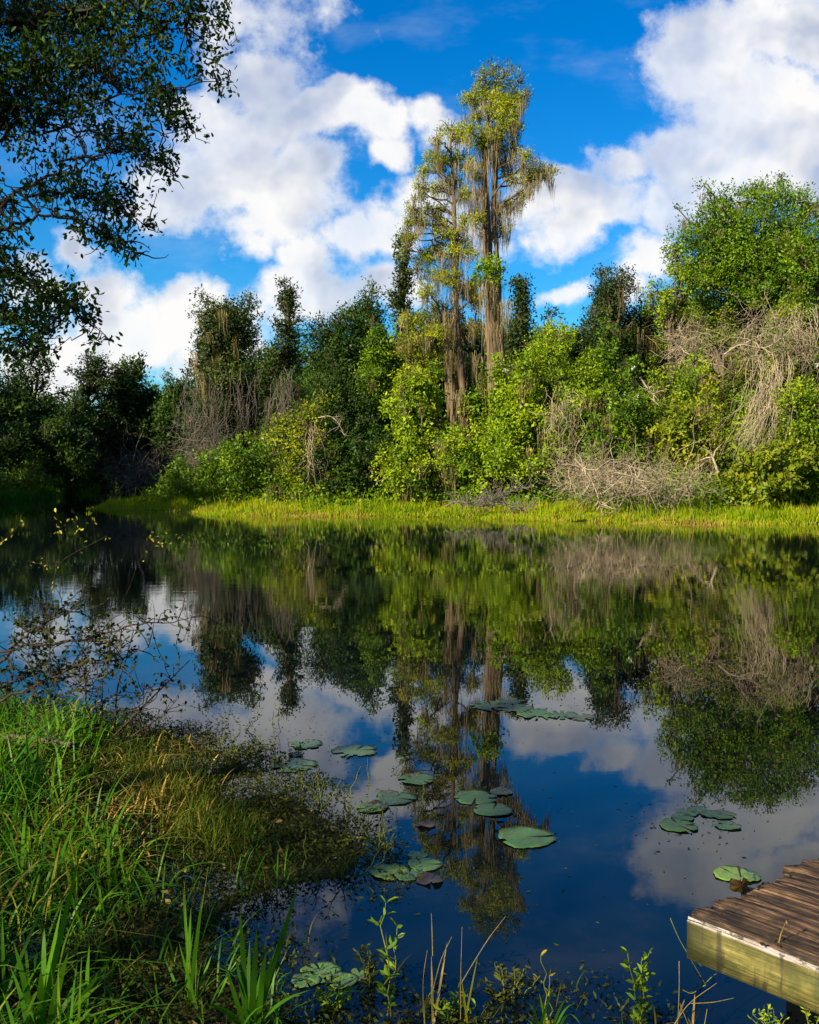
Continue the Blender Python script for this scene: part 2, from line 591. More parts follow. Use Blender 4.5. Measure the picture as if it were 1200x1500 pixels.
def blades(mb, base, h, w, rng, lean=0.4, droop=0.3, K=6, tone=None, az=None):
    N = len(base)
    h = np.broadcast_to(h, (N,))
    w = np.broadcast_to(w, (N,))
    if az is None:
        az = rng.uniform(0, 2 * math.pi, N)
    le = np.abs(rng.normal(0, lean, N))
    dr = np.clip(np.abs(rng.normal(droop * 0.6, droop * 0.6, N)), 0, 1.2)
    s = np.linspace(0, 1, K)
    dirv = np.stack([np.cos(az), np.sin(az), 0 * az], 1)
    P = base[:, None, :] + dirv[:, None, :] * (h[:, None] * (le[:, None] * s + dr[:, None] * s ** 2.4))[..., None]
    P[:, :, 2] += h[:, None] * (s - dr[:, None] * 0.55 * s ** 3)
    tw = rng.uniform(-0.9, 0.9, N)
    a2 = az + math.pi / 2 + tw
    side = np.stack([np.cos(a2), np.sin(a2), 0 * a2], 1)
    W = w[:, None] * np.clip(1.05 * (1 - s ** 2.2) * (0.55 + 0.9 * s) + 0.03, 0.03, 1.2)[None]
    if tone is None:
        tone = np.clip(rng.normal(0.45, 0.25, N), 0, 1)
    ribbons(mb, P, W, side, tone)


def brush_curves(rng, n, ctr, rad, length, K=7, curl=0.5, upb=0.1, start_low=False):
    d = sphere_dirs(n, rng)
    st = np.asarray(ctr) + d * np.asarray(rad) * (rng.uniform(0, 1, n) ** 0.45)[:, None]
    if start_low:
        st[:, 2] = np.asarray(ctr)[2] - np.abs(st[:, 2] - ctr[2])
    D = unit(rng.normal(0, 1, (n, 3)) + np.array([0, 0, upb]))
    L = length * rng.uniform(0.4, 1.2, n)
    P = np.zeros((n, K, 3))
    P[:, 0] = st
    for k in range(1, K):
        D = unit(D + rng.normal(0, curl * 0.5, (n, 3)))
        P[:, k] = P[:, k - 1] + D * (L / (K - 1))[:, None]
    return P



# ------------------------------------------------------------------ ground and water
NEAR_SHORE = [(-3.2, 7.9), (-2.5, 7.5), (-1.75, 7.0), (-1.2, 6.5), (-0.8, 5.9), (-0.45, 5.3), (-0.22, 4.9), (-0.25, 4.5), (-0.62, 4.38),
              (-0.78, 4.1), (-0.75, 3.75), (-0.4, 3.35), (0.0, 3.15), (0.55, 3.05), (0.9, 2.95), (1.4, 2.7), (2.2, 2.5), (4.0, 2.2),
              (8, 1.5), (15, 1.0), (24, 3.0)]
FAR_SHORE = [(34, 12), (36, 24), (28, 28), (20, 30), (13, 31.4), (8.5, 31.2), (4.6, 33.4), (1.5, 35.5), (-1, 36.2), (-7.0, 36.5), (-8.1, 39),
             (-13.3, 42.4), (-14.5, 46), (-14.2, 52), (-15.5, 60), (-17, 70), (-20, 80), (-25, 86), (-26, 80), (-22.6, 72),
             (-21.0, 58), (-20, 47), (-19.5, 36), (-17.5, 26), (-13, 17), (-8.5, 12), (-5.2, 9.2)]
LAKE = np.array(NEAR_SHORE + FAR_SHORE, float)


def lake_sd(X, Y):
    """signed distance to the lake outline: negative on the water"""
    p = np.stack([X, Y], -1)
    best = np.full(X.shape, 1e9)
    inside = np.zeros(X.shape, bool)
    n = len(LAKE)
    for i in range(n):
        a, b = LAKE[i], LAKE[(i + 1) % n]
        ab = b - a
        t = np.clip(((p - a) @ ab) / (ab @ ab), 0, 1)
        d = np.linalg.norm(p - (a + t[..., None] * ab), axis=-1)
        best = np.minimum(best, d)
        cond = ((a[1] > Y) != (b[1] > Y)) & (X < (b[0] - a[0]) * (Y - a[1]) / (b[1] - a[1] + 1e-12) + a[0])
        inside ^= cond
    return np.where(inside, -best, best)


def ground_z(X, Y):
    d = lake_sd(X, Y)
    wob = 0.022 * np.sin(X * 2.3 + Y * 1.1) * np.cos(Y * 1.9 - X * 0.7) + 0.024 * np.sin(X * 6.1 + 1) * np.sin(Y * 5.3) + 0.012 * np.sin(X * 13 + Y * 4) * np.sin(Y * 11)
    near = np.clip(1 - (np.hypot(X, Y) - 6) / 8, 0, 1)
    out = near * (0.022 * d + 0.26 * np.clip((d - 1.3) / 1.6, 0, 1)) + (1 - near) * (0.10 * np.clip(d, 0, 3) + 0.14 * np.clip(d - 3, 0, 8))
    out = np.minimum(out, 1.2) + wob * np.clip(d / 0.8, 0, 1)
    inn = np.maximum(d * 0.35, -1.1)
    return np.where(d > 0, out, inn)


def gz(x, y):
    return float(ground_z(np.array([x]), np.array([y]))[0])


def axis(breaks):
    a = [breaks[0][0]]
    for (s, e, st) in breaks:
        a += list(np.arange(s + st, e + 1e-6, st))
    return np.unique(np.round(np.array(a), 4))


gx = axis([(-900, -100, 100), (-100, -40, 6), (-40, -8, 1.2), (-8, 4, 0.07), (4, 40, 1.2), (40, 100, 6), (100, 900, 100)])
gy = axis([(-300, -20, 40), (-20, 0, 2), (0, 10, 0.07), (10, 92, 1.4), (92, 200, 12), (200, 1500, 130)])
XX, YY = np.meshgrid(gx, gy, indexing='ij')
ZZ = ground_z(XX, YY)
mb = MB()
ii = np.arange(XX.size).reshape(XX.shape)
mb.add(np.stack([XX, YY, ZZ], -1).reshape(-1, 3),
       np.stack([ii[:-1, :-1], ii[1:, :-1], ii[1:, 1:], ii[:-1, 1:]], -1).reshape(-1, 4), 0.5)
m, nt, gg, out = new_mat('muddy_ground')
t = nt.nodes.new('ShaderNodeTexCoord')
n1 = gg.noise(t.outputs['Object'], 1.7, 8, 0.65)
n2 = gg.noise(t.outputs['Object'], 38.0, 4, 0.7)
c = gg.ramp(n1, [(0.3, (0.008, 0.010, 0.003)), (0.5, (0.018, 0.018, 0.006)), (0.7, (0.034, 0.027, 0.010))])
c = gg.mix(gg.step(n2, 0.5, 0.75), c, (0.045, 0.036, 0.014, 1))
p = nt.nodes.new('ShaderNodeBsdfPrincipled')
p.inputs['Specular IOR Level'].default_value = 0.06
nt.links.new(c, p.inputs['Base Color'])
p.inputs['Roughness'].default_value = 0.8
b = nt.nodes.new('ShaderNodeBump')
b.inputs['Strength'].default_value = 0.8
b.inputs['Distance'].default_value = 0.03
nt.links.new(n2, b.inputs['Height'])
nt.links.new(b.outputs[0], p.inputs['Normal'])
nt.links.new(p.outputs[0], out.inputs[0])
M['ground'] = m
tag(mb.build('ground', 'ground', smooth=True), kind='structure')

mb = MB()
wx = np.array([-60, 60.0]); wy = np.array([-4.0, 110.0])
mb.add([(-60, -4, 0), (60, -4, 0), (60, 110, 0), (-60, 110, 0)], [[0, 1, 2, 3]])
m, nt, gg, out = new_mat('dark_water')
t = nt.nodes.new('ShaderNodeTexCoord')
p = nt.nodes.new('ShaderNodeBsdfPrincipled')
p.inputs['Base Color'].default_value = (0.0025, 0.004, 0.0045, 1)
p.inputs['Roughness'].default_value = 0.0
p.inputs['IOR'].default_value = 1.46
sepp = nt.nodes.new('ShaderNodeSeparateXYZ')
nt.links.new(t.outputs['Object'], sepp.inputs[0])
ruffle = gg.step(sepp.outputs[1], 9.0, 17.0)              # a light breeze out on the open water
patch = gg.step(gg.noise(gg.vec('MULTIPLY', t.outputs['Object'], (0.05, 0.12, 1)), 1.0, 3, 0.5), 0.35, 0.62)
amp = gg.math('MULTIPLY_ADD', gg.math('MULTIPLY', ruffle, patch), 0.92, 0.08)
h1 = gg.noise(gg.vec('MULTIPLY', t.outputs['Object'], (1.6, 5.2, 1)), 1.0, 3, 0.55)
h2 = gg.noise(gg.vec('MULTIPLY', t.outputs['Object'], (0.5, 0.8, 1)), 1.0, 2, 0.5)
hh = gg.math('ADD', gg.math('MULTIPLY', gg.math('MULTIPLY', h1, amp), 0.0016), gg.math('MULTIPLY', h2, 0.0011))
b = nt.nodes.new('ShaderNodeBump')
b.inputs['Strength'].default_value = 1.0
b.inputs['Distance'].default_value = 1.0
nt.links.new(hh, b.inputs['Height'])
nt.links.new(b.outputs[0], p.inputs['Normal'])
nt.links.new(p.outputs[0], out.inputs[0])
M['water'] = m
tag(mb.build('water', 'water'), kind='structure')


# ------------------------------------------------------------------ vegetation on the far bank
def px_m(Y):
    return Y / F


def auto_clumps(ctr, rx, ry, rz, shape, rng, n):
    """crown made of leafy clumps filling an outline"""
    out = []
    for k in range(n):
        if shape == 'round':
            d = sphere_dirs(1, rng)[0]
            r = rng.uniform(0.45, 0.95)
            s = rng.uniform(0.15, 0.33)
            c = np.array(ctr) + d * np.array([rx, ry, rz]) * r
            rr = np.array([rx, ry, rz * 0.85]) * s
        elif shape == 'cone':
            tt = (k + rng.uniform(0, 1)) / n
            wdt = (1 - tt) ** 0.8 * 0.85 + 0.10
            a = rng.uniform(0, 2 * math.pi)
            rr0 = rng.uniform(0.15, 0.8) * (0.35 if tt > 0.75 else 1)
            c = np.array(ctr) + np.array([math.cos(a) * rx * wdt * rr0, math.sin(a) * ry * wdt * rr0, (tt * 2 - 1) * rz * 0.94])
            s = max(wdt * rng.uniform(0.42, 0.66), 0.18)
            rr = np.array([rx * s, ry * s, min(rx * s * 0.7, rz * 0.3)])
        else:  # column with a ragged top
            tt = (k + rng.uniform(0, 1)) / n
            wdt = 0.95 - 0.5 * max(0, tt - 0.5) ** 1.2
            a = rng.uniform(0, 2 * math.pi)
            rr0 = rng.uniform(0.25, 0.85)
            c = np.array(ctr) + np.array([math.cos(a) * rx * wdt * rr0, math.sin(a) * ry * wdt * rr0, (tt * 2 - 1) * rz * 0.92])
            s = wdt * rng.uniform(0.42, 0.66)
            rr = np.array([rx * s, ry * s, min(rx * s * 0.9, rz * 0.35)])
        out.append(np.concatenate([c, rr]))
    return np.array(out)


def plant(name, cat, label, px, top, bot, wpx, Y, shape, mat, seed, group=None, n=None, dens=5.0, leaf=0.17, moss=0, mossmat='moss',
          mosslen=1.0, barkmat='bark', trunk_r=None, deep=0.9, per=14, extra=None, droop=0.0, bare=False, sub=0.28):
    rng = np.random.default_rng(seed)
    k = px_m(Y)
    base = at(px, top, Y)
    x, y = base[0], Y
    z0 = gz(x, y) - 0.05
    ztop = base[2]
    zbot = max(at(px, bot, Y)[2], z0 + 0.1)
    rx = wpx * k
    ry = rx * deep
    rz = (ztop - zbot) / 2
    ctr = (x, y, (ztop + zbot) / 2)
    th = thing(name, label, cat, (x, y, z0), group)
    if n is None:
        n = int(np.clip(16 + rx * rz * 2.2, 18, 44))
    cl = auto_clumps(ctr, rx, ry, rz, shape, rng, n)
    if extra is not None:
        cl = np.vstack([cl, extra])
    big = len(cl)
    leaf = leaf * rng.uniform(0.8, 1.25)
    if True:
        sp_ = []
        for q in range(int(12 + 3.0 * (rx + rz))):
            c0 = cl[rng.integers(0, big)]
            d = unit(c0[:3] - np.array(ctr) + np.array([0, 0, 0.35]) + rng.normal(0, 0.5, 3))
            q3 = c0[:3] + d * (c0[3:6].max() + rng.uniform(0.05, 0.65))
            rr = rng.uniform(0.12, 0.32)
            sp_.append([*q3, rr * 1.2, rr, rr * 0.75])
        cl = np.vstack([cl, np.array(sp_)])
    mb = MB()
    foliage(mb, cl, dens, leaf, rng, per=per, droop=droop, sub=sub)
    cr = mb.build('crown' if cat == 'tree' else 'foliage', mat, th)
    # trunk with limbs
    mb = MB()
    tr = trunk_r or max(0.05, 0.028 * (ztop - z0))
    topz = z0 + (ztop - z0) * {'cone': 0.84, 'column': 0.66, 'round': 0.7}[shape]
    lean = rng.normal(0, 0.012 if shape == 'cone' else 0.03, 2) * (ztop - z0)
    P = trunk(mb, [(x, y, z0), (x + lean[0] * 0.4, y + lean[1] * 0.4, z0 + (topz - z0) * 0.45), (x + lean[0], y + lean[1], topz)], tr, tr * 0.25, 8, 18, rng=rng, flare=0.4)
    for c in cl:
        j = int(np.clip(np.searchsorted(P[:, 2], c[2] - np.hypot(c[0] - x, c[1] - y) * 0.6), 1, len(P) - 2))
        L = limb(P[j], c[:3], rng, 7, 0.08, 0.04)
        tubes(mb, L, np.linspace(tr * 0.34, tr * 0.08, 7), 5, 0.3)
        tw = brush_curves(rng, 7, c[:3], c[3:6] * 0.02, c[3:6].max() * 1.2, 5, 0.4, 0.3)
        tubes(mb, tw, np.tile(np.linspace(tr * 0.09, 0.008, 5), (7, 1)), 3, 0.3)
    mb.build('trunk' if cat == 'tree' else 'stem', barkmat, th)
    if moss:
        idx = rng.integers(0, len(cl), moss)
        tops = cl[idx, :3] + rng.normal(0, 0.6, (moss, 3)) * cl[idx, 3:6]
        tops[:, 1] -= rng.uniform(0.35, 1.15, moss) * cl[idx, 4]
        moss_bundles(th, tops, rng.uniform(0.4, 1.3, moss) * mosslen, 26, 0.17, rng, 0.02, mossmat)
    return th


S = 100
# the dark wood at the far left, across the side channel
for i, (px, top, wpx, Y, shape, mat, lab) in enumerate([
    (-25, 545, 60, 66, 'round', 'dark', 'dark tree cut by the left edge of the photo, beyond the side channel'),
    (42, 520, 46, 72, 'round', 'dark', 'dark round-topped tree below the overhanging oak boughs at far left'),
    (92, 572, 40, 70, 'round', 'dark', 'low dark tree in the dip between two taller trees at far left'),
    (138, 508, 42, 76, 'round', 'cedar', 'tallest dark tree of the far left wood, with ragged leafy crown'),
    (188, 532, 40, 78, 'round', 'dark', 'dark tree with knobbly top right of the tallest far left tree'),
    (228, 566, 34, 80, 'round', 'dark', 'lower dark tree where the far left wood slopes down to the channel'),
    (262, 556, 34, 74, 'round', 'dark', 'dark tree just left of the moss-draped tree above the channel'),
    (20, 610, 60, 60, 'round', 'dark', 'broad dark shrubby tree low at the left edge behind the shaded bank'),
    (100, 620, 66, 62, 'round', 'dark', 'wide dark shrubby tree in shade near the mouth of the channel'),
    (200, 600, 60, 82, 'round', 'dark', 'dark tree closing the end of the shaded channel'),
]):
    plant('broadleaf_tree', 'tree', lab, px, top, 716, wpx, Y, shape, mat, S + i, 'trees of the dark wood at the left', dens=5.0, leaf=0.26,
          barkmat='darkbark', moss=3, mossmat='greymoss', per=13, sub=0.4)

# mid-height trees of the wood behind the bank
DOME = np.array([[*at(a_, b_, 56 + d_), r_ * px_m(56), r_ * px_m(56), r_ * 0.72 * px_m(56)] for (a_, b_, r_, d_) in [
    (1000, 350, 22, -1), (1022, 328, 24, 0.5), (1050, 308, 26, -0.5), (1082, 296, 28, 0), (1112, 288, 28, -1), (1140, 288, 28, 0.5), (1170, 298, 28, -0.5),
    (1195, 316, 26, 0), (1035, 350, 28, -1.6), (1075, 335, 30, -1.8), (1120, 325, 30, -2.2), (1160, 335, 30, -1.8), (990, 372, 16, -1), (1010, 385, 24, -1),
    (1200, 350, 28, -1.5), (1055, 380, 30, -2), (1105, 372, 30, -2.6), (1150, 378, 30, -2.2)]])
specs = [
    # px, top, bot, w, Y, shape, mat, seed, moss, name, label
    (332, 443, 660, 45, 49, 'column', 'cedar', 201, 80, 'mossy_tree', 'dark column-shaped tree hung all over with brown moss, above grey brush at left', dict(mossmat='moss', mosslen=2.0, n=44, dens=10)),
    (421, 418, 690, 52, 53, 'cone', 'cedar', 202, 6, 'cedar_tree', 'narrow dark cedar with spindly pointed top, right of the moss-draped tree', dict(n=40)),
    (385, 520, 690, 40, 55, 'round', 'dark', 203, 3, 'broadleaf_tree', 'dark tree in the dip between moss-draped tree and spindly cedar', {}),
    (476, 468, 720, 42, 50, 'column', 'dark', 204, 0, 'broadleaf_tree', 'tall dark green tree right of the spindly cedar, leafy down to the bank', dict(n=40)),
    (530, 436, 700, 46, 52, 'column', 'dark', 205, 3, 'broadleaf_tree', 'dark tree with open ragged crown left of the small pointed conifer', dict(n=40)),
    (592, 355, 640, 42, 54, 'cone', 'cedar', 206, 5, 'cedar_tree', 'small dark pointed conifer standing just left of the twin cypresses', dict(n=40)),
    (640, 440, 690, 44, 56, 'round', 'cedar', 207, 4, 'broadleaf_tree', 'dark tree seen between the trunks low behind the twin cypresses', {}),
    (763, 400, 640, 46, 54, 'cone', 'cedar', 208, 4, 'broadleaf_tree', 'dark tree with tapering olive top just right of the tall cypress trunk', dict(n=44)),
    (812, 455, 660, 52, 60, 'round', 'cedar', 209, 0, 'broadleaf_tree', 'low blue-green tree on the skyline in the gap right of the cypress', {}),
    (862, 458, 660, 42, 58, 'round', 'dark', 210, 2, 'broadleaf_tree', 'low dark tree on the skyline left of the moss-bearded dark tree', {}),
    (900, 404, 600, 40, 54, 'column', 'cedar', 211, 22, 'mossy_tree', 'dark tree with long pale moss beards under its crown, right of centre skyline', dict(mossmat='moss', mosslen=1.7, n=34)),
    (955, 428, 620, 40, 55, 'round', 'cedar', 212, 18, 'mossy_tree', 'dark moss-hung tree between the bearded tree and the big round tree', dict(mosslen=1.6)),
    (990, 390, 520, 26, 53, 'round', 'bright', 213, 4, 'broadleaf_tree', 'small bright treetop poking up left of the big round-crowned tree', {}),
    (1100, 318, 500, 108, 56, 'round', 'green', 214, 10, 'oak_tree', 'big round-crowned bright green tree dominating the right side skyline', dict(n=46, dens=8, leaf=0.165, sub=0.3, extra=DOME)),
    (1215, 320, 560, 70, 52, 'round', 'green', 215, 5, 'oak_tree', 'bright green tree cut off by the right edge of the photo', dict(n=26, leaf=0.2)),
    (1062, 470, 640, 60, 46, 'round', 'olive', 216, 14, 'broadleaf_tree', 'olive tree carrying dead vines below the big round-crowned tree', dict(mossmat='greymoss', mosslen=1.4, n=20)),
    (690, 470, 700, 50, 58, 'round', 'dark', 217, 4, 'broadleaf_tree', 'dark tree directly behind the trunk of the tall cypress', {}),
]
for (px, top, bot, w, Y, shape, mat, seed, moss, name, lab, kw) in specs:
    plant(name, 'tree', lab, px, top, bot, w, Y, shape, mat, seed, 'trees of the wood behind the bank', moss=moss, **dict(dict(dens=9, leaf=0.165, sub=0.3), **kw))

# bushes and vine-covered trees along the bank
bushes = [
    # px, top, bot, w, Y, shape, mat, seed, moss, label
    (350, 655, 735, 62, 41, 'round', 'green', 301, 0, 'low dense green bush behind the dim grassy point at left', {}),
    (395, 640, 735, 34, 40.5, 'round', 'green', 302, 0, 'small green bush between the low dense bush and the arching vines', {}),
    (262, 700, 738, 30, 43, 'round', 'green', 303, 0, 'low green bush beside the grey brush on the shaded point', {}),
    (445, 585, 735, 44, 40, 'column', 'olive', 304, 10, 'vine-covered bush with yellow-green arching branch and dangling dry tendrils', dict(dens=6, mosslen=1.6)),
    (500, 560, 735, 50, 43, 'column', 'dark', 305, 0, 'dark green leafy mass left of centre behind the grass', {}),
    (545, 640, 738, 46, 39.5, 'round', 'dark', 306, 2, 'dark shrub low at the edge of the grass left of the drooping bright bush', {}),
    (612, 548, 690, 46, 39.5, 'column', 'bright', 307, 20, 'bright drooping bush with moss tassels left of the moss-wrapped trunk', dict(droop=0.35, mosslen=1.3)),
    (590, 640, 738, 40, 38.6, 'round', 'bright', 308, 2, 'bright leafy bush at the grass edge under the drooping bush', {}),
    (560, 500, 640, 36, 45, 'column', 'green', 309, 4, 'green leafy bush on the slope under the small pointed conifer', {}),
    (668, 630, 692, 14, 38.0, 'round', 'bright', 310, 5, 'little leafy clump with one pale moss tassel hanging under it', dict(mosslen=0.9, n=6)),
    (650, 668, 742, 46, 38.5, 'round', 'green', 311, 0, 'low green bush in front of the shadowed hollow at centre', {}),
    (722, 655, 742, 60, 37.5, 'round', 'bright', 312, 0, 'low bright green bush above the pile of grey logs', {}),
    (748, 560, 720, 44, 39.5, 'column', 'bright', 313, 12, 'bright upright bush right below the tall cypress trunk', {}),
    (812, 484, 690, 74, 40.5, 'round', 'bright', 314, 26, 'largest bright green bush at centre right, leafy from top to brush', dict(n=56, mosslen=1.4)),
    (880, 500, 690, 56, 42.5, 'round', 'green', 315, 2, 'green bush below the moss-bearded tree', dict(n=24)),
    (925, 570, 720, 52, 38.5, 'round', 'green', 316, 0, 'green bush dotted with white flowers behind the large dead brush', dict(n=20)),
    (992, 525, 660, 48, 40, 'round', 'bright', 317, 14, 'bright rounded bush right of the white flowers', dict(n=20, mosslen=1.0)),
    (1005, 600, 735, 52, 38, 'column', 'olive', 318, 14, 'yellowing vine thicket behind the right end of the dead brush', dict(dens=6)),
    (1100, 590, 735, 44, 37.5, 'round', 'bright', 319, 2, 'dense bush behind the cascade of dead vines', {}),
    (1130, 668, 752, 52, 34.5, 'round', 'olive', 320, 0, 'low bush with large yellowing leaves at the right grass edge', dict(leaf=0.24)),
    (1180, 570, 752, 50, 36, 'column', 'bright', 321, 4, 'tall bright bush at the right edge of the photo', dict(n=20)),
    (1165, 440, 600, 52, 44, 'round', 'olive', 322, 10, 'olive bush up the slope at the right edge among dead twigs', dict(mossmat='greymoss')),
    (1250, 600, 752, 60, 35, 'round', 'green', 323, 0, 'green bush at the grass edge, cut off by the right edge of the photo', {}),
    (30, 690, 745, 44, 56, 'round', 'green', 324, 0, 'low shaded bush on the far left bank', {}),
    (88, 672, 722, 22, 62, 'round', 'olive', 325, 0, 'small yellowish bush in deep shade on the far left bank', {}),
    (700, 560, 700, 34, 43, 'column', 'green', 326, 6, 'green bush between the two cypress trunks near their feet', {}),
    (625, 462, 570, 46, 43.5, 'round', 'olive', 327, 26, 'arching olive treetop curtained with tan moss left of the twin cypresses', dict(mosslen=1.2, n=14)),
    (478, 650, 738, 40, 39.8, 'round', 'dark', 328, 0, 'dark low shrub beside the dangling dry tendrils', {}),
    (850, 610, 735, 56, 37.5, 'round', 'green', 329, 18, 'shadowy bush with moss fringe behind the left end of the dead brush', dict(mosslen=1.3)),
    (420, 560, 660, 30, 46, 'column', 'dark', 330, 10, 'dark bush with grey dead vines under the spindly cedar', dict(mossmat='greymoss', mosslen=2.0)),
]
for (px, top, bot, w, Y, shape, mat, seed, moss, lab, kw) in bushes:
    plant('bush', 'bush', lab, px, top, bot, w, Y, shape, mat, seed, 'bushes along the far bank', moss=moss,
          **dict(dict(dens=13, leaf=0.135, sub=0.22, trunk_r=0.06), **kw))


# ------------------------------------------------------------------ the twin cypresses
def cyp(name, label, stems, clumps, mosses, Y, seed, tufts=(), greys=(), limbs=()):
    rng = np.random.default_rng(seed)
    b0 = at(stems[0][0][0][0], stems[0][0][0][1], Y)
    th = thing(name, label, 'tree', (b0[0], Y, gz(b0[0], Y) - 0.1))
    k = px_m(Y)
    mb = MB()
    paths = []
    for (pts, r0, r1) in stems:
        P3 = [at(a, b, Y) for a, b in pts]
        P3[0][2] = gz(P3[0][0], Y) - 0.2 if P3[0][2] < 5 else P3[0][2]
        off = rng.uniform(-0.15, 0.15)
        P3 = [q + np.array([0, off, 0]) for q in P3]
        P = trunk(mb, P3, r0, r1, 11, 40, wob=0.25, rng=rng, flare=0.35, tone=0.4)
        paths.append(P)
        # bark ridges / old vine stems lying along the trunk
        for q in range(5):
            a = rng.uniform(0, 2 * math.pi)
            s0, s1 = sorted(rng.uniform(0, 0.85, 2))
            i0, i1 = int(s0 * 39), max(int(s1 * 39), int(s0 * 39) + 4)
            seg = P[i0:i1 + 1]
            rr = np.linspace(r0, r1, 40)[i0:i1 + 1]
            vv = seg + np.stack([np.cos(a + np.linspace(0, 1, len(seg))) * rr, np.sin(a + np.linspace(0, 1, len(seg))) * rr, 0 * rr], 1)
            tubes(mb, vv, np.full(len(seg), r1 * 0.35 + 0.03), 5, rng.uniform(0.1, 0.9))
    allP = np.vstack(paths)
    lm = MB()
    for (pts, r0, r1) in limbs:
        P3 = [at(a, b, Y) for a, b in pts]
        P3 = smooth([q + np.array([0, dy_, 0]) for q, dy_ in zip(P3, np.linspace(0, rng.uniform(-0.8, 0.8), len(P3)))], 12)
        tubes(lm, P3, np.linspace(r0, r1, 12) * 0.6, 6, 0.5)
    cl = []
    for (a, b, rx, ry) in clumps:
        q = at(a, b, Y)
        q[1] += rng.uniform(-0.9, 0.9)
        cl.append([*q, rx * k * rng.uniform(0.85, 1.2), max(rx * k * 0.85, 0.25), ry * k])
    cl = np.array(cl)
    gl = np.array([[*at(a, b, Y), rx * k, rx * k * 0.8, ry * k] for (a, b, rx, ry) in greys]) if greys else None
    for c in (cl if gl is None else np.vstack([cl, gl])):
        cand = allP[allP[:, 2] < c[2] + 0.2]
        if len(cand) == 0:
            cand = allP
        j = np.argmin(np.linalg.norm(cand - c[:3] + np.array([0, 0, 0.4]), axis=1))
        tubes(lm, limb(cand[j], c[:3], rng, 8, 0.06, 0.05), np.linspace(0.05, 0.018, 8), 5, 0.4)
        tw = brush_curves(rng, 9, c[:3], c[3:6] * 0.02, c[3:6].max() * 1.2, 6, 0.4, 0.35)
        tubes(lm, tw, np.tile(np.linspace(0.03, 0.01, 6), (9, 1)), 3, 0.5)
    mb.build('trunk', 'cypressbark', th, smooth=True)
    lm.build('branches', 'bark', th)
    mb = MB()
    foliage(mb, cl, 17.0, 0.125, rng, sub=0.17, per=20, up=0.55, aspect=0.26, lo=0.12, tone0=0.12)
    mb.build('crown', 'cypress', th)
    if gl is not None:
        mb = MB()
        foliage(mb, gl, 7.0, 0.15, rng, sub=0.24, per=13, up=0.8, aspect=0.3, lo=0.1)
        mb.build('tip_foliage', 'cypress_grey', th)
    if tufts:
        mb = MB()
        tl = np.array([[*at(a, b, Y - 0.6), rx * k, rx * k * 0.8, ry * k] for (a, b, rx, ry) in tufts])
        foliage(mb, tl, 10.0, 0.14, rng, sub=0.2, per=16, up=0.2)
        o = mb.build('vine_tuft', 'bright', th)
        o['label'] = 'bright green leafy tuft growing on the trunk'
    tops, lens = [], []
    for (a, b, spread, ln) in mosses:
        nn = max(2, int(spread / 3.2))
        for q in range(nn):
            p3 = at(a + rng.uniform(-spread, spread), b + rng.uniform(-6, 6), Y)
            p3[1] += rng.uniform(-0.8, 0.6)
            tops.append(p3)
            lens.append(ln * k * rng.uniform(0.5, 1.15))
    for c in cl:   # every clump wears a short beard
        for q in range(2):
            tops.append(c[:3] + rng.normal(0, 0.5, 3) * c[3:6] - np.array([0, 0, 0.3 * c[5]]))
            lens.append(rng.uniform(0.4, 1.4))
    moss_bundles(th, tops, lens, 30, 0.14, rng, 0.017, 'cypress_moss')
    return th


cyp('cypress_tree', 'tallest cypress, with thick bare lower trunk and moss beards up to its feathery tip',
    stems=[([(727, 740), (724, 545), (720, 450), (714, 370), (712, 300), (710, 235), (716, 175), (727, 112)], 0.29, 0.04),
           ([(738, 740), (735, 540), (731, 450), (728, 370), (724, 310), (727, 240), (735, 190), (733, 150)], 0.18, 0.03)],
    clumps=[(712, 132, 20, 18), (735, 140, 20, 16), (762, 137, 18, 10), (690, 150, 18, 9), (732, 165, 28, 18), (760, 180, 12, 7), (700, 160, 14, 10),
            (708, 205, 30, 14), (686, 198, 16, 10), (730, 205, 16, 14), (752, 215, 14, 15), (740, 190, 18, 10), (768, 238, 10, 9),
            (788, 250, 22, 9), (806, 249, 12, 6), (776, 262, 14, 8), (745, 160, 16, 10), (745, 300, 10, 8), (766, 285, 10, 8), (690, 235, 14, 9), (700, 255, 12, 8), (740, 235, 14, 9), (752, 262, 10, 7), (700, 325, 10, 8), (738, 335, 10, 7), (748, 182, 12, 8)],
    greys=[(722, 108, 22, 13), (742, 112, 20, 13), (707, 116, 12, 14), (760, 122, 12, 9)],
    tufts=[(720, 386, 18, 12), (712, 398, 20, 10), (730, 400, 14, 12)],
    mosses=[(728, 175, 16, 48), (738, 190, 14, 62), (722, 185, 10, 60), (712, 215, 22, 60), (730, 225, 16, 80), (755, 225, 14, 55), (700, 245, 16, 60),
            (708, 280, 14, 75), (722, 290, 14, 80), (716, 330, 12, 80), (788, 258, 20, 45), (776, 270, 12, 50), (745, 300, 16, 60), (735, 315, 14, 65),
            (760, 285, 12, 45), (700, 300, 12, 60), (722, 410, 16, 90), (712, 420, 12, 110), (734, 440, 10, 90), (722, 480, 14, 70), (686, 160, 10, 25), (770, 245, 8, 40)],
    limbs=[([(722, 335), (735, 300), (752, 288), (770, 275), (785, 255), (808, 248)], 0.13, 0.03),
           ([(720, 290), (735, 272), (752, 262)], 0.09, 0.03), ([(716, 200), (740, 190), (765, 178)], 0.07, 0.02),
           ([(720, 180), (748, 160), (778, 142)], 0.06, 0.02)],
    Y=42.0, seed=401)

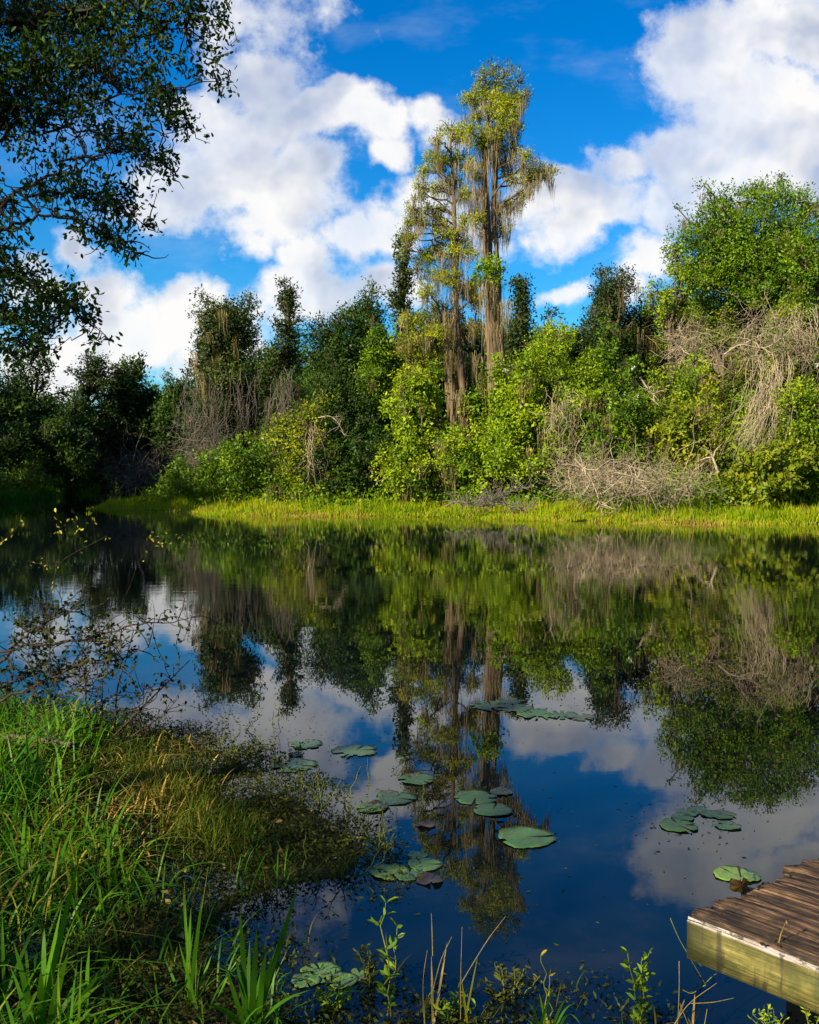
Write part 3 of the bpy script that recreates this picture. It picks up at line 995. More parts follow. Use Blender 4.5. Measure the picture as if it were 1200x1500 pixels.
cyp('cypress_tree', 'shorter, thinner cypress with bare side twigs, moss-wrapped, standing left of the tallest cypress',
    stems=[([(688, 740), (684, 640), (677, 560), (670, 490), (667, 420), (666, 340), (664, 270), (660, 215), (664, 190)], 0.19, 0.03),
           ([(660, 740), (664, 600), (655, 520), (652, 470)], 0.11, 0.05)],
    clumps=[(660, 186, 18, 8), (676, 196, 14, 10), (650, 235, 22, 16), (634, 228, 14, 8), (622, 258, 12, 8), (664, 262, 16, 10), (620, 280, 11, 7),
            (606, 312, 14, 6), (628, 306, 12, 8), (652, 345, 20, 16), (672, 350, 18, 18), (640, 362, 16, 12), (668, 372, 16, 10), (604, 350, 12, 10),
            (625, 375, 16, 10), (640, 402, 18, 9), (655, 412, 20, 10), (648, 300, 12, 9), (680, 330, 12, 9), (648, 325, 12, 8), (615, 330, 12, 6), (690, 372, 12, 9), (700, 440, 14, 9), (640, 450, 16, 9), (618, 292, 10, 6), (600, 330, 9, 5), (676, 226, 14, 9), (640, 214, 10, 7), (690, 412, 18, 9), (682, 290, 14, 9), (625, 430, 14, 8), (684, 425, 16, 9), (640, 270, 10, 8), (600, 470, 20, 8), (640, 490, 20, 9), (690, 480, 18, 9)],
    greys=[(596, 368, 16, 14), (612, 395, 16, 12), (590, 345, 10, 9)],
    mosses=[(650, 245, 18, 40), (664, 265, 12, 55), (682, 290, 18, 55), (690, 310, 14, 55), (640, 310, 6, 50), (626, 315, 10, 40), (605, 318, 8, 26),
            (664, 375, 20, 60), (656, 400, 16, 60), (672, 420, 16, 80), (690, 430, 16, 50), (662, 455, 18, 70), (680, 470, 22, 45), (640, 470, 16, 50),
            (676, 520, 12, 110), (684, 580, 12, 110), (656, 500, 10, 110), (664, 560, 10, 90), (618, 400, 12, 30), (700, 520, 8, 60)],
    limbs=[([(666, 320), (645, 300), (628, 292), (610, 276)], 0.06, 0.02), ([(666, 340), (640, 322), (618, 312), (592, 308)], 0.06, 0.015),
           ([(668, 420), (650, 395), (625, 380), (600, 350)], 0.06, 0.02), ([(664, 270), (642, 250), (618, 245)], 0.05, 0.02),
           ([(668, 460), (640, 440), (612, 405)], 0.05, 0.02)],
    Y=42.8, seed=402)


# ------------------------------------------------------------------ dead brush, vines and logs on the far bank
def brush(name, label, cat, px, py, rxp, ryp, Y, n, length, mat, seed, thick=0.018, heavy=6, ry=1.2, curl=0.6, upb=0.1, cascade=None):
    rng = np.random.default_rng(seed)
    k = px_m(Y)
    c = at(px, py, Y)
    z0 = gz(c[0], Y)
    th = thing(name, label, cat, (c[0], Y, z0 - 0.02))
    mb = MB()
    P = brush_curves(rng, n, c, (rxp * k, ry, ryp * k), length, 12, curl * 0.75, upb)
    P[:, :, 2] = np.maximum(P[:, :, 2], z0 - 0.05)
    tubes(mb, P, np.tile(np.linspace(1, 0.3, 12), (n, 1)) * (thick * 0.8 * rng.uniform(0.5, 1.4, n))[:, None], 3, rng.uniform(0, 1, n))
    mb.build('twigs', mat, th)
    mb = MB()
    hv = brush_curves(rng, heavy, c - np.array([0, 0, ryp * k * 0.35]), (rxp * k * 0.8, ry * 0.8, ryp * k * 0.4), length * 1.7, 10, 0.55, 0.35)
    hv[:, :, 2] = np.maximum(hv[:, :, 2], z0)
    tubes(mb, hv, np.tile(np.linspace(1, 0.25, 10), (heavy, 1)) * (thick * 1.7 * rng.uniform(0.7, 1.5, heavy))[:, None], 6, rng.uniform(0.0, 0.6, heavy))
    mb.build('branches', mat, th)
    return th


brush('brush_pile', 'large tangle of bleached dead branches lying on the grass at right', 'dead brush', 930, 705, 130, 32, 33.6, 620, 1.5, 'dead', 501, 0.010, 34, 1.3, 0.95)
brush('brush_pile', 'smaller heap of dead twigs rising at the left end above the large bleached tangle', 'dead brush', 855, 690, 55, 44, 35.5, 260, 1.1, 'dead', 502, 0.009, 10, 0.9, 1.1)
brush('brush_pile', 'grey arching dead brush at the mouth of the shaded channel', 'dead brush', 205, 690, 42, 26, 49, 240, 2.0, 'deadgrey', 503, 0.014, 10, 1.2, 0.8)
brush('brush_pile', 'grey-brown mound of dead twigs under the moss-draped tree', 'dead brush', 300, 650, 42, 44, 46, 420, 1.8, 'deadgrey', 504, 0.010, 8, 1.2, 0.5, -0.5)
brush('dead_vines', 'tangled mat of bare dead vines high on the slope at right', 'dead vines', 1120, 500, 82, 46, 41, 300, 1.9, 'dead', 505, 0.010, 14, 1.2, 1.0, -0.2)
brush('dead_vines', 'small knot of dead vines between bright bush and big round tree', 'dead vines', 1005, 505, 32, 32, 41.5, 240, 1.2, 'dead', 506, 0.014, 4, 0.8, 0.7, -0.2)


def cascade(name, label, cat, px0, px1, py0, py1, lx, Y, n, mat, seed, w=0.009):
    """a fall of dead vines: many long stems hanging from above and drifting sideways"""
    rng = np.random.default_rng(seed)
    k = px_m(Y)
    K = 10
    s = np.linspace(0, 1, K)
    P = np.zeros((n, K, 3))
    x0 = rng.uniform(px0, px1, n)
    for i in range(n):
        top = at(x0[i], py0 + rng.uniform(-24, 50), Y)
        end = at(x0[i] + lx * rng.uniform(0.5, 1.25) + rng.normal(0, 12), py1 + rng.uniform(-70, 14), Y)
        P[i] = top * (1 - s[:, None]) + end * s[:, None]
        P[i, :, 1] += rng.uniform(-0.6, 0.4) - 0.5 * np.sin(s * math.pi)
        P[i] += np.cumsum(rng.normal(0, 0.075, (K, 3)), 0)
    base = at((px0 + px1) / 2 + lx, 740, Y)
    th = thing(name, label, cat, (base[0], Y, gz(base[0], Y)))
    mb = MB()
    tubes(mb, P, np.tile(np.linspace(1, 0.4, K), (n, 1)) * (w * rng.uniform(0.5, 1.5, n))[:, None], 3, rng.uniform(0, 1, n))
    mb.build('vines', mat, th)
    return th


cascade('dead_vines', 'long pale cascade of dead vines hanging down to the right end of the brush', 'dead vines', 1105, 1150, 540, 680, -38, 36.3, 120, 'dead', 511)
cascade('dead_vines', 'thin dry tendrils dangling left of centre over the dark shrub', 'dead vines', 452, 466, 630, 705, 0, 38.8, 26, 'dead', 512)
cascade('dead_vines', 'grey curtain of dead vines left of the vine-covered bush', 'dead vines', 404, 428, 560, 660, -4, 44.5, 60, 'deadgrey', 513)
cascade('dead_vines', 'brown curtain of dead vines right under the moss-draped tree', 'dead vines', 268, 378, 560, 665, 0, 47.2, 95, 'deadgrey', 514)
cascade('dead_vines', 'fringe of dead vines hanging above the left end of the large brush', 'dead vines', 800, 848, 590, 660, -4, 37.2, 60, 'dead', 515)
cascade('dead_vines', 'sparse dead vines hanging at the right edge under the olive bush', 'dead vines', 1160, 1200, 470, 560, 4, 42, 90, 'dead', 516)


def dead_limb(name, label, pts, Y, r0, r1, mat='dead', cat='dead branch', seed=1, twigs=5):
    rng = np.random.default_rng(seed)
    P3 = [at(a, b, Y) for a, b in pts]
    th = thing(name, label, cat, tuple(P3[0]))
    mb = MB()
    P = trunk(mb, P3, r0 * 0.85, r1 * 0.4, 7, 18, rng=rng, tone=0.35)
    mb.build('limb', mat, th)
    if twigs:
        mb = MB()
        for q in range(twigs):
            a = P[rng.integers(3, 17)]
            tw = brush_curves(rng, 3, a, (0.02, 0.02, 0.02), 0.6, 6, 0.4, 0.5)
            tubes(mb, tw, np.tile(np.linspace(r1 * 0.8, 0.006, 6), (3, 1)), 4, 0.7)
        mb.build('twigs', mat, th)
    return th


dead_limb('dead_branch', 'pale bare branch slanting down into the grass from the left end of the brush', [(842, 672), (858, 690), (872, 715), (883, 755)], 32.8, 0.05, 0.03, seed=1)
dead_limb('dead_branch', 'bleached branch arching over the middle of the large brush', [(900, 692), (925, 698), (945, 712), (962, 745)], 32.3, 0.04, 0.02, seed=2)
dead_limb('dead_branch', 'pale stub of dead wood standing up behind the right part of the brush', [(1052, 692), (1046, 675), (1042, 662)], 33.8, 0.07, 0.05, seed=3, twigs=1)
dead_limb('dead_branch', 'bare curved branch among the dead vines high at right', [(1060, 520), (1085, 505), (1118, 510), (1145, 495), (1168, 470)], 40.2, 0.05, 0.02, seed=4)
dead_limb('dead_branch', 'arching yellow-green dead branch of the vine-covered bush left of centre', [(466, 612), (484, 610), (497, 622), (506, 640)], 39.2, 0.035, 0.012, mat='dead', seed=5)
dead_limb('dead_branch', 'pale crooked branch stub beside the white flowers', [(938, 552), (948, 568), (958, 580), (960, 600)], 38.0, 0.05, 0.02, seed=6)
dead_limb('fallen_log', 'low grey log at the water line left of the brush', [(652, 742), (672, 734), (700, 741), (735, 738), (760, 746), (790, 737)], 35.0, 0.035, 0.015, mat='deadgrey', cat='log', seed=7, twigs=34)
dead_limb('fallen_log', 'forked grey log lying over the other log at centre right', [(690, 745), (706, 730), (728, 733), (748, 719), (788, 712)], 35.3, 0.03, 0.012, mat='deadgrey', cat='log', seed=8, twigs=34)
dead_limb('fallen_log', 'thin pale stick lying on the grass edge at far right', [(1150, 774), (1175, 771), (1205, 771)], 31.0, 0.035, 0.02, cat='log', seed=9, twigs=1)

# white flowers in the bush
for (a, b, sz, lab) in [(928, 539, 0.20, 'topmost white flower in the green bush'), (914, 580, 0.16, 'left one of two low white flowers in the green bush'),
                        (933, 580, 0.18, 'right one of two low white flowers, beside the pale branch stub'), (740, 543, 0.22, 'whitish bloom at the foot of the tall cypress trunk'),
                        (1197, 535, 0.18, 'white flower at the right edge of the photo')]:
    rng = np.random.default_rng(int(a))
    p3 = at(a, b, 37.6 if a < 1100 else 35.3)
    mb = MB()
    dd = sphere_dirs(12, rng)
    leaves(mb, np.tile(p3, (12, 1)), dd, sz * 0.55, 0.5, 0.3, rng.uniform(0, 1, 12), rng, 6)
    o = mb.build('flower', 'whiteflower', None, origin=p3)
    tag(o, lab, 'flower', 'white flowers in the bushes')

# ------------------------------------------------------------------ the wood that closes the view (one mass) and the shady left shore
rng = np.random.default_rng(600)
cl, tm = [], MB()
for q in range(190):
    x = rng.uniform(-48, 52)
    y = rng.uniform(60, 90) + abs(x) * 0.15
    if x < -12:
        y += 22
    h = rng.uniform(5, 7.2) * (y / 62)
    pxx = 600 + x / y * F
    sky_y = np.interp(pxx, [-100, 150, 270, 290, 560, 600, 760, 820, 960, 1000, 1300], [600, 590, 580, 535, 520, 490, 480, 490, 470, 440, 440])
    h = 1.9 + (680 - sky_y) / F * y - rng.uniform(0.3, 2.0)
    for z in np.arange(0.8, h - 0.8, 1.7):
        cl.append([x + rng.normal(0, 1.2), y + rng.normal(0, 1), z + 0.6, 2.4, 2.0, 1.5])
    P = np.array([[x, y, 0.2], [x, y, h * 0.5], [x, y, h * 0.85]])
    tubes(tm, smooth(P, 8), np.linspace(0.22, 0.06, 8), 6, 0.2)
mb = MB()
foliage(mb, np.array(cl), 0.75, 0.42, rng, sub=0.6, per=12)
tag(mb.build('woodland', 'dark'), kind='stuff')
tag(tm.build('woodland_trunks', 'darkbark'), kind='stuff')

cl, tm = [], MB()
for q in range(64):
    t_ = q / 63.0
    y = 27.5 + t_ * 58 + rng.uniform(-1, 1)
    x = min(-23.5, -0.4527 * y - 3.4) + rng.uniform(-7, 0)
    h = rng.uniform(9.5, 13) + t_ * 2
    if y > 44 and q % 3:
        continue
    n = int(h / 1.6)
    for j in range(n):
        z = 1.0 + (h - 1.4) * (j + 0.5) / n
        wd = 2.6 * (1 - 0.45 * (j / n))
        cl.append([x + rng.normal(0, 0.8), y + rng.normal(0, 0.8), z, wd, wd, 1.3])
    tubes(tm, smooth([(x, y, 0.2), (x + 0.2, y, h * 0.5), (x, y, h * 0.9)], 8), np.linspace(0.25, 0.06, 8), 6, 0.2)
mb = MB()
foliage(mb, np.array(cl), 1.0, 0.42, rng, sub=0.55, per=12)
tag(mb.build('left_shore_wood', 'dark'), kind='stuff')
tag(tm.build('left_shore_trunks', 'darkbark'), kind='stuff')

# ------------------------------------------------------------------ marsh grass along the far bank
rng = np.random.default_rng(700)


def scatter(n, x0, x1, y0, y1, dmin, dmax, rng, edge=None):
    X = rng.uniform(x0, x1, n)
    Y = rng.uniform(y0, y1, n)
    d = lake_sd(X, Y)
    ok = (d > dmin) & (d < dmax)
    return X[ok], Y[ok], d[ok]


X, Y, D = scatter(430000, -14, 19, 29, 46, -0.45, 4.2, rng)
dn = 0.5 + 0.5 * np.sin(X * 1.3) * np.sin(Y * 1.7 + X)
gap = np.sin(X * 3.7 + 1.3 * np.sin(Y * 2.2)) * np.sin(Y * 4.1 + X) > 0.72
keep = rng.uniform(0, 1, len(X)) < np.where(gap, 0.15, 1.0) * (0.25 + 0.5 * dn) * np.clip(1.15 - np.clip(D - 1.5, 0, 9) * 0.25, 0.15, 1)
X, Y, D = X[keep], Y[keep], D[keep]
B = np.stack([X, Y, np.maximum(ground_z(X, Y), -0.03)], 1)
hh = rng.uniform(0.12, 0.42, len(X)) * np.clip(0.55 + D * 0.35, 0.4, 1.15) * (0.75 + 0.45 * np.sin(X * 2.1 + np.sin(Y * 3)) * np.sin(Y * 1.3 + X * 0.6))
tn = np.clip(0.40 + 0.22 * np.sin(X * 0.9 + Y) + rng.normal(0, 0.2, len(X)) + 0.55 * (D < 0.35) * rng.uniform(0, 1, len(X)) + 0.18 * np.sin(X * 2.9) * np.sin(Y * 2.3), 0, 1)
mb = MB()
blades(mb, B, hh, 0.02, rng, 0.25, 0.25, 4, tn)
blades(mb, B[::45], rng.uniform(0.35, 0.75, len(B[::45])) * (0.4 + 0.8 * (np.sin(B[::45, 0] * 1.9) * np.sin(B[::45, 1] * 2.7 + B[::45, 0]) > 0.1)), 0.022, rng, 0.3, 0.35, 5,
       np.clip(rng.normal(0.6, 0.3, len(B[::45])), 0, 1))
tag(mb.build('marsh_grass', 'marsh'), kind='stuff')
X, Y, D = scatter(16000, -16, 24, 34, 50, 2.2, 9, rng)
B = np.stack([X, Y, ground_z(X, Y) + rng.uniform(0, 0.9, len(X)) * np.clip(D - 2, 0.1, 1)], 1)
per = 9
C = np.repeat(B, per, 0) + rng.normal(0, 0.16, (len(B) * per, 3))
mb = MB()
leaves(mb, C, rng.normal(0, 1, C.shape) + np.array([0, -0.3, 0.4]), rng.uniform(0.1, 0.2, len(C)), 0.5, 0.3, np.clip(np.repeat(rng.uniform(0, 1, len(B)), per) * 0.7 + rng.uniform(0, 0.3, len(C)), 0, 1), rng, 4,
       np.tile(np.array([0, -0.4, 0.8]), (len(C), 1)))
tag(mb.build('undergrowth', 'green'), kind='stuff')
X, Y, D = scatter(60000, -30, -18, 42, 80, -0.3, 4.0, rng)
B = np.stack([X, Y, np.maximum(ground_z(X, Y), -0.02)], 1)
mb = MB()
blades(mb, B, rng.uniform(0.3, 0.7, len(X)), 0.05, rng, 0.25, 0.25, 4, np.clip(rng.normal(0.3, 0.2, len(X)), 0, 1))
tag(mb.build('shaded_bank_grass', 'grass'), kind='stuff')


# ==================================================================== the near shore
def proj(P):
    q = np.asarray(P, float) - np.array([0, 0, CAM_H])
    f = q[..., 1] * cp - q[..., 2] * sp
    return 600 + F * q[..., 0] / f, 750 - F * (q[..., 1] * sp + q[..., 2] * cp) / f


# ------------------------------------------------------------------ overhanging oak at the upper left
rng = np.random.default_rng(800)
oak = thing('oak_tree', 'dark oak overhanging the water, its shaded leafy boughs filling the upper left corner', 'tree', (-6.3, 6.6, gz(-6.3, 6.6) - 0.1))
mb = MB()
tp = trunk(mb, [(-6.3, 6.6, gz(-6.3, 6.6) - 0.1), (-6.1, 6.7, 2.4), (-6.4, 6.6, 5.0), (-6.2, 6.5, 8.2)], 0.30, 0.12, 12, 26, rng=rng, flare=0.6)
mb.build('trunk', 'bark', oak, smooth=True)
BOUGHS = [
    ([(-40, 120), (60, 85), (200, 55), (335, 22)], 7.4, 7.9),
    ([(-40, 215), (40, 165), (180, 140), (335, 114)], 7.6, 7.2),
    ([(-40, 210), (30, 180), (150, 195), (276, 188)], 7.2, 7.8),
    ([(-40, 310), (20, 285), (110, 235), (190, 220), (262, 252)], 7.5, 7.0),
    ([(-40, 312), (30, 285), (130, 290), (222, 334)], 7.3, 7.6),
    ([(-40, 345), (60, 318), (140, 335), (206, 374)], 7.0, 7.3),
    ([(-40, 405), (20, 398), (90, 440), (158, 494)], 7.4, 7.1),
    ([(-40, 430), (0, 450), (40, 490), (60, 520)], 7.2, 7.4),
    ([(-40, 30), (80, 20), (190, 0), (300, -30)], 7.9, 7.5),
]
bpaths = []
for i, (pts, Y0, Y1) in enumerate(BOUGHS):
    P3 = [at(a, b, Y0 + (Y1 - Y0) * j / (len(pts) - 1)) for j, (a, b) in enumerate(pts)]
    z = P3[0][2]
    j = int(np.clip(np.searchsorted(tp[:, 2], z - 0.9), 2, 25))
    P3 = [tp[j], (tp[j] + P3[0]) / 2 + np.array([0, 0, 0.25])] + P3
    mb = MB()
    P = smooth(P3, 40) + rng.normal(0, 0.012, (40, 3))
    tubes(mb, P, np.linspace(0.022, 0.003, 40), 7, 0.2)
    bpaths.append(P)
    # side twigs
    for q in range(16):
        s = rng.integers(14, 39)
        tw = brush_curves(rng, 2, P[s], (0.004,) * 3, 0.26, 7, 0.55, -0.15)
        tubes(mb, tw, np.tile(np.linspace(0.007, 0.002, 7), (2, 1)), 4, 0.2)
    mb.build('bough', 'darkbark', oak)
LEAFY = [  # px, py, rx, ry, weight
    (40, 25, 90, 55, 1.5), (130, 30, 80, 50, 1.3), (215, 25, 70, 38, 1.1), (292, 22, 46, 28, 1.0), (325, 12, 20, 14, 0.7), (310, 50, 30, 18, 0.5),
    (250, 85, 60, 24, 0.7), (305, 105, 34, 13, 0.7), (330, 112, 10, 6, 0.8), (150, 95, 80, 34, 1.2), (60, 110, 80, 42, 1.5), (30, 165, 60, 30, 1.2),
    (235, 150, 40, 24, 1.2), (265, 175, 22, 17, 1.3), (120, 165, 60, 28, 0.8), (190, 185, 45, 18, 0.6),
    (200, 215, 46, 20, 1.3), (245, 240, 24, 16, 1.2), (165, 205, 30, 16, 0.9), (90, 215, 60, 26, 0.3), (20, 210, 36, 14, 0.5),
    (110, 275, 60, 22, 1.2), (160, 285, 40, 22, 1.3), (200, 312, 26, 15, 0.9), (220, 332, 12, 8, 0.9), (60, 290, 50, 16, 0.7), (10, 300, 30, 14, 0.5),
    (150, 345, 34, 16, 1.3), (190, 365, 20, 11, 1.2), (115, 322, 36, 14, 0.8), (180, 335, 18, 9, 0.5), (20, 335, 26, 12, 0.6),
    (15, 375, 24, 18, 1.1), (40, 410, 38, 22, 1.3), (80, 432, 40, 22, 1.4), (115, 462, 32, 18, 1.2), (148, 488, 16, 9, 1.0), (25, 460, 46, 28, 1.4),
    (20, 500, 40, 24, 1.2), (70, 500, 34, 16, 0.6), (60, 470, 30, 18, 1.0), (-20, 380, 40, 60, 1.2), (-20, 120, 60, 90, 1.2), (5, 525, 20, 12, 0.6),
]
mb = MB()
tm = MB()
allb = np.vstack([b[8:] for b in bpaths])
for (a, b, rx, ry, wt) in LEAFY:
    d = np.hypot(*(np.array(proj(allb)) - np.array([[a], [b]])))
    jj = np.argmin(d)
    Yc = allb[jj][1] + rng.uniform(-0.25, 0.25)
    c = at(a, b, Yc)
    k = px_m(Yc)
    n = max(4, int(rx * ry * wt ** 1.3 / 36))
    d = rng.normal(0, 0.48, (n, 3)) * np.array([rx * k, 0.35, ry * k])
    pos = c + d
    near = allb[np.argmin(np.linalg.norm(allb[None] - pos[:, None], axis=2), axis=1)]
    for p_, q_ in zip(pos, near):
        if rng.uniform() < 0.75:
            tubes(tm, limb(q_, p_, rng, 7, -0.06, 0.09), np.linspace(0.0055, 0.0018, 7), 4, 0.2)
    per = 9
    C = np.repeat(pos, per, 0) + rng.normal(0, 0.038, (n * per, 3))
    D = np.repeat(unit(pos - near + rng.normal(0, 0.05, (n, 3))), per, 0) * 0.6 + rng.normal(0, 0.7, (n * per, 3)) + np.array([0, 0, -0.15])
    leaves(mb, C, D, 0.050 * rng.uniform(0.6, 1.25, n * per), 0.44, 0.25, np.clip(rng.normal(0.4, 0.25, n * per), 0, 1), rng, 6)
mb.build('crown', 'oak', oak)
tm.build('branches', 'darkbark', oak)
# the rest of this oak's crown, above and beside the picture
mb = MB()
cl = []
while len(cl) < 34:
    c = np.array([rng.uniform(-10.5, -3.6), rng.uniform(1.8, 10.0), rng.uniform(4.0, 9.0)])
    a, b = proj(c)
    if a > -190 and b > -190 and c[1] > 1:
        continue
    cl.append([*c, 0.95, 0.9, 0.65])
foliage(mb, np.array(cl), 7, 0.075, rng, sub=0.16, per=10, shape=4)
mb.build('upper_foliage', 'oak', oak)

# unseen trees added left of and behind the viewpoint, shaped to shade the bank
cl, tm = [], MB()
for (x, y, z0_, z1_, r, nc) in [(-11.6, -3.0, 9.6, 13.6, 2.4, 34), (-11.1, -4.9, 2.5, 12.0, 1.3, 34), (-13.0, 1.5, 8.5, 14.0, 3.0, 44), (-14.5, 7.0, 5.0, 13.0, 3.0, 40)]:
    for q in range(nc):
        d = sphere_dirs(1, rng)[0] * rng.uniform(0.3, 0.95)
        cl.append([x + d[0] * r, y + d[1] * r, (z0_ + z1_) / 2 + d[2] * (z1_ - z0_) / 2, max(r * 0.3, 0.5), max(r * 0.3, 0.5), max(r * 0.25, 0.45)])
    tubes(tm, smooth([(x, y, 0.2), (x + 0.2, y, z1_ * 0.5), (x, y, z1_ * 0.9)], 8), np.linspace(0.22, 0.05, 8), 8, 0.2)
mb = MB()
foliage(mb, np.array(cl), 3.6, 0.13, rng, sub=0.26, per=11)
tag(mb.build('added_shade_wood', 'oak'), kind='stuff')
tag(tm.build('added_shade_trunks', 'bark'), kind='stuff')

# ------------------------------------------------------------------ grasses and weeds of the near bank
rng = np.random.default_rng(810)


def near_pts(n, dmin, dmax, x0=-6, x1=0.8, y0=2.2, y1=9):
    X, Y, D = scatter(n, x0, x1, y0, y1, dmin, dmax, rng)
    Z = np.maximum(ground_z(X, Y), 0.0)
    P = np.stack([X, Y, Z], 1)
    a, b = proj(P)
    return P, D, a, b


# tall bright blades at the left
P, D, a, b = near_pts(130000, 0.12, 9, x0=-9)
edge = 205 + 55 * np.sin(b * 0.02) + 40 * np.sin(b * 0.07 + a * 0.02)
pr = np.clip((edge - a) / 120, 0, 1) * (0.35 + 0.65 * (np.sin(P[:, 0] * 4) * np.sin(P[:, 1] * 4.7) > -0.2))
ok = (a > -2600) & (b < 2600) & (rng.uniform(0, 1, len(a)) < pr * np.where(a > -260, 0.30, 0.16))
P, D = P[ok], D[ok]
h = rng.uniform(0.14, 0.46, len(P)) * np.clip(0.45 + D * 0.55, 0.4, 1.0)
mb = MB()
tn = np.where(rng.uniform(0, 1, len(P)) < 0.07, 1.0, np.clip(rng.normal(0.45, 0.28, len(P)), 0, 0.93))
blades(mb, P, h, rng.uniform(0.005, 0.019, len(P)), rng, 0.34, 0.85, 8, tn)
tag(mb.build('tall_grass', 'grass'), kind='stuff')
# short dense grass behind and beside it
P, D, a, b = near_pts(260000, -0.02, 2.6)
pr = np.clip((a - 40) / 160, 0.08, 1) * np.clip((520 - a) / 140, 0, 1) * np.clip((1400 - b) / 110, 0.5, 1) * np.clip((1250 - b) / 60 + (380 - a) / 60, 0.2, 1)
pr = pr * np.clip(0.75 + 0.7 * np.sin(P[:, 0] * 4.3 + 2) * np.sin(P[:, 1] * 5.1 + P[:, 0] * 2) + D * 0.5, 0.02, 1) * np.clip((P[:, 2] + 0.004) / 0.02, 0.1, 1)
ok = (a > -100) & (rng.uniform(0, 1, len(a)) < pr * 0.85)
P, D, a, b = P[ok], D[ok], a[ok], b[ok]
h = rng.uniform(0.03, 0.13, len(P)) * np.clip(0.6 + D * 0.7, 0.5, 1.25) * (0.8 + 0.4 * np.sin(P[:, 0] * 7 + P[:, 1] * 3))
mb = MB()
tn = np.clip(0.42 + 0.3 * np.sin(P[:, 0] * 3.1 + 1) * np.sin(P[:, 1] * 2.7) + rng.normal(0, 0.22, len(P)), 0, 1)
blades(mb, P, h, rng.uniform(0.003, 0.006, len(P)), rng, 0.4, 0.4, 5, tn)
tag(mb.build('short_grass', 'lowgrass'), kind='stuff')
# sparse dark green blades over the wet hollow
P, D, a, b = near_pts(40000, -0.08, 2.0)
ok = (a > 60) & (a < 430) & (b > 1230) & (rng.uniform(0, 1, len(a)) < 0.34 * (0.4 + 0.6 * (np.sin(P[:, 0] * 8 + 1) * np.sin(P[:, 1] * 7) > -0.2)))
P = P[ok]
mb = MB()
blades(mb, P, rng.uniform(0.04, 0.2, len(P)), rng.uniform(0.003, 0.010, len(P)), rng, 0.5, 0.7, 6, np.clip(rng.normal(0.3, 0.3, len(P)), 0, 1))
tag(mb.build('sparse_grass', 'grass'), kind='stuff')
# creeping small-leaved weed on the wet ground and out over the shallows
P, D, a, b = near_pts(200000, -0.30, 2.2)
patchy = np.sin(P[:, 0] * 5.3 + 0.7) * np.sin(P[:, 1] * 6.1) + 0.5 * np.sin(P[:, 0] * 13) * np.sin(P[:, 1] * 11 + 2)
pr = np.clip(0.55 + D * 1.8 + patchy * 0.35, 0, 1) * np.where(D < 0, 0.8, 0.75)
ok = (a > -150) & (rng.uniform(0, 1, len(a)) < pr)
P, D = P[ok], D[ok]
per = 2
C = np.repeat(P, per, 0) + rng.normal(0, 0.012, (len(P) * per, 3))
C[:, 2] = np.repeat(P[:, 2], per) + np.abs(rng.normal(0.012, 0.018, len(C)))
Dd = rng.normal(0, 1, (len(C), 3)) * np.array([1, 1, 0.45]) + np.array([0, 0, 0.3])
mb = MB()
leaves(mb, C, Dd, rng.uniform(0.012, 0.032, len(C)), 0.42, 0.3, np.clip(rng.normal(0.45, 0.25, len(C)), 0, 1), rng, 4)
tag(mb.build('creeping_weed', 'weed'), kind='stuff')
# fallen dry leaves in the grass
P, D, a, b = near_pts(900, 0.05, 3)
ok = (a > -50)
P = P[ok]
mb = MB()
leaves(mb, P + np.array([0, 0, 0.03]), rng.normal(0, 1, P.shape) * np.array([1, 1, 0.3]), rng.uniform(0.03, 0.055, len(P)), 0.45, 0.4, rng.uniform(0.4, 1, len(P)), rng, 6)
tag(mb.build('fallen_leaves', 'drystem'), kind='stuff')


P, D, a, b = near_pts(26000, -0.55, 0.25, -0.7, 1.5, 2.0, 3.9)
pr = np.clip((b - 1370) / 130, 0, 1) * (0.35 + 0.65 * (np.sin(P[:, 0] * 9) * np.sin(P[:, 1] * 8 + 1) > -0.1))
ok = (a > 330) & (a < 1010) & (rng.uniform(0, 1, len(a)) < pr * 0.13)
P = P[ok]
per = 3
C = np.repeat(P, per, 0) + rng.normal(0, 0.02, (len(P) * per, 3))
C[:, 2] = np.abs(rng.normal(0.004, 0.02, len(C)))
mb = MB()
leaves(mb, C, rng.normal(0, 1, C.shape) * np.array([1, 1, 0.5]) + np.array([0, 0, 0.4]), rng.uniform(0.012, 0.034, len(C)), 0.35, 0.3, np.clip(rng.normal(0.4, 0.25, len(C)), 0, 1), rng, 4)
ok = rng.uniform(0, 1, len(P)) < 0.22
blades(mb, P[ok] - np.array([0, 0, 0.02]), rng.uniform(0.05, 0.17, ok.sum()), rng.uniform(0.003, 0.008, ok.sum()), rng, 0.3, 0.4, 6, np.clip(rng.normal(0.6, 0.25, ok.sum()), 0, 1))
tag(mb.build('shallows_weed', 'weed'), kind='stuff')
q_ = []
for (px_, py_, sx_, sy_, n_) in [(470, 1110, 60, 35, 90), (610, 1150, 50, 30, 40), (590, 1270, 50, 25, 60), (790, 1042, 70, 12, 80), (1020, 1205, 50, 18, 40), (360, 1080, 60, 25, 110), (700, 1300, 200, 120, 70), (430, 1330, 60, 40, 60), (900, 1250, 160, 120, 40), (560, 1100, 160, 60, 120), (640, 1220, 120, 60, 80), (780, 1040, 120, 14, 60), (1010, 1210, 90, 30, 40)]:
    for i_ in range(n_):
        q_.append(on(px_ + rng.normal(0, sx_), py_ + rng.normal(0, sy_), 0.003))
q_ = np.array(q_)
mb = MB()
leaves(mb, q_, rng.normal(0, 1, q_.shape) * np.array([1, 1, 0.04]), rng.uniform(0.006, 0.028, len(q_)), 0.4, 0.1, np.clip(rng.normal(0.5, 0.3, len(q_)), 0, 1), rng, 6, np.tile(np.array([0, 0, 3.0]), (len(q_), 1)))
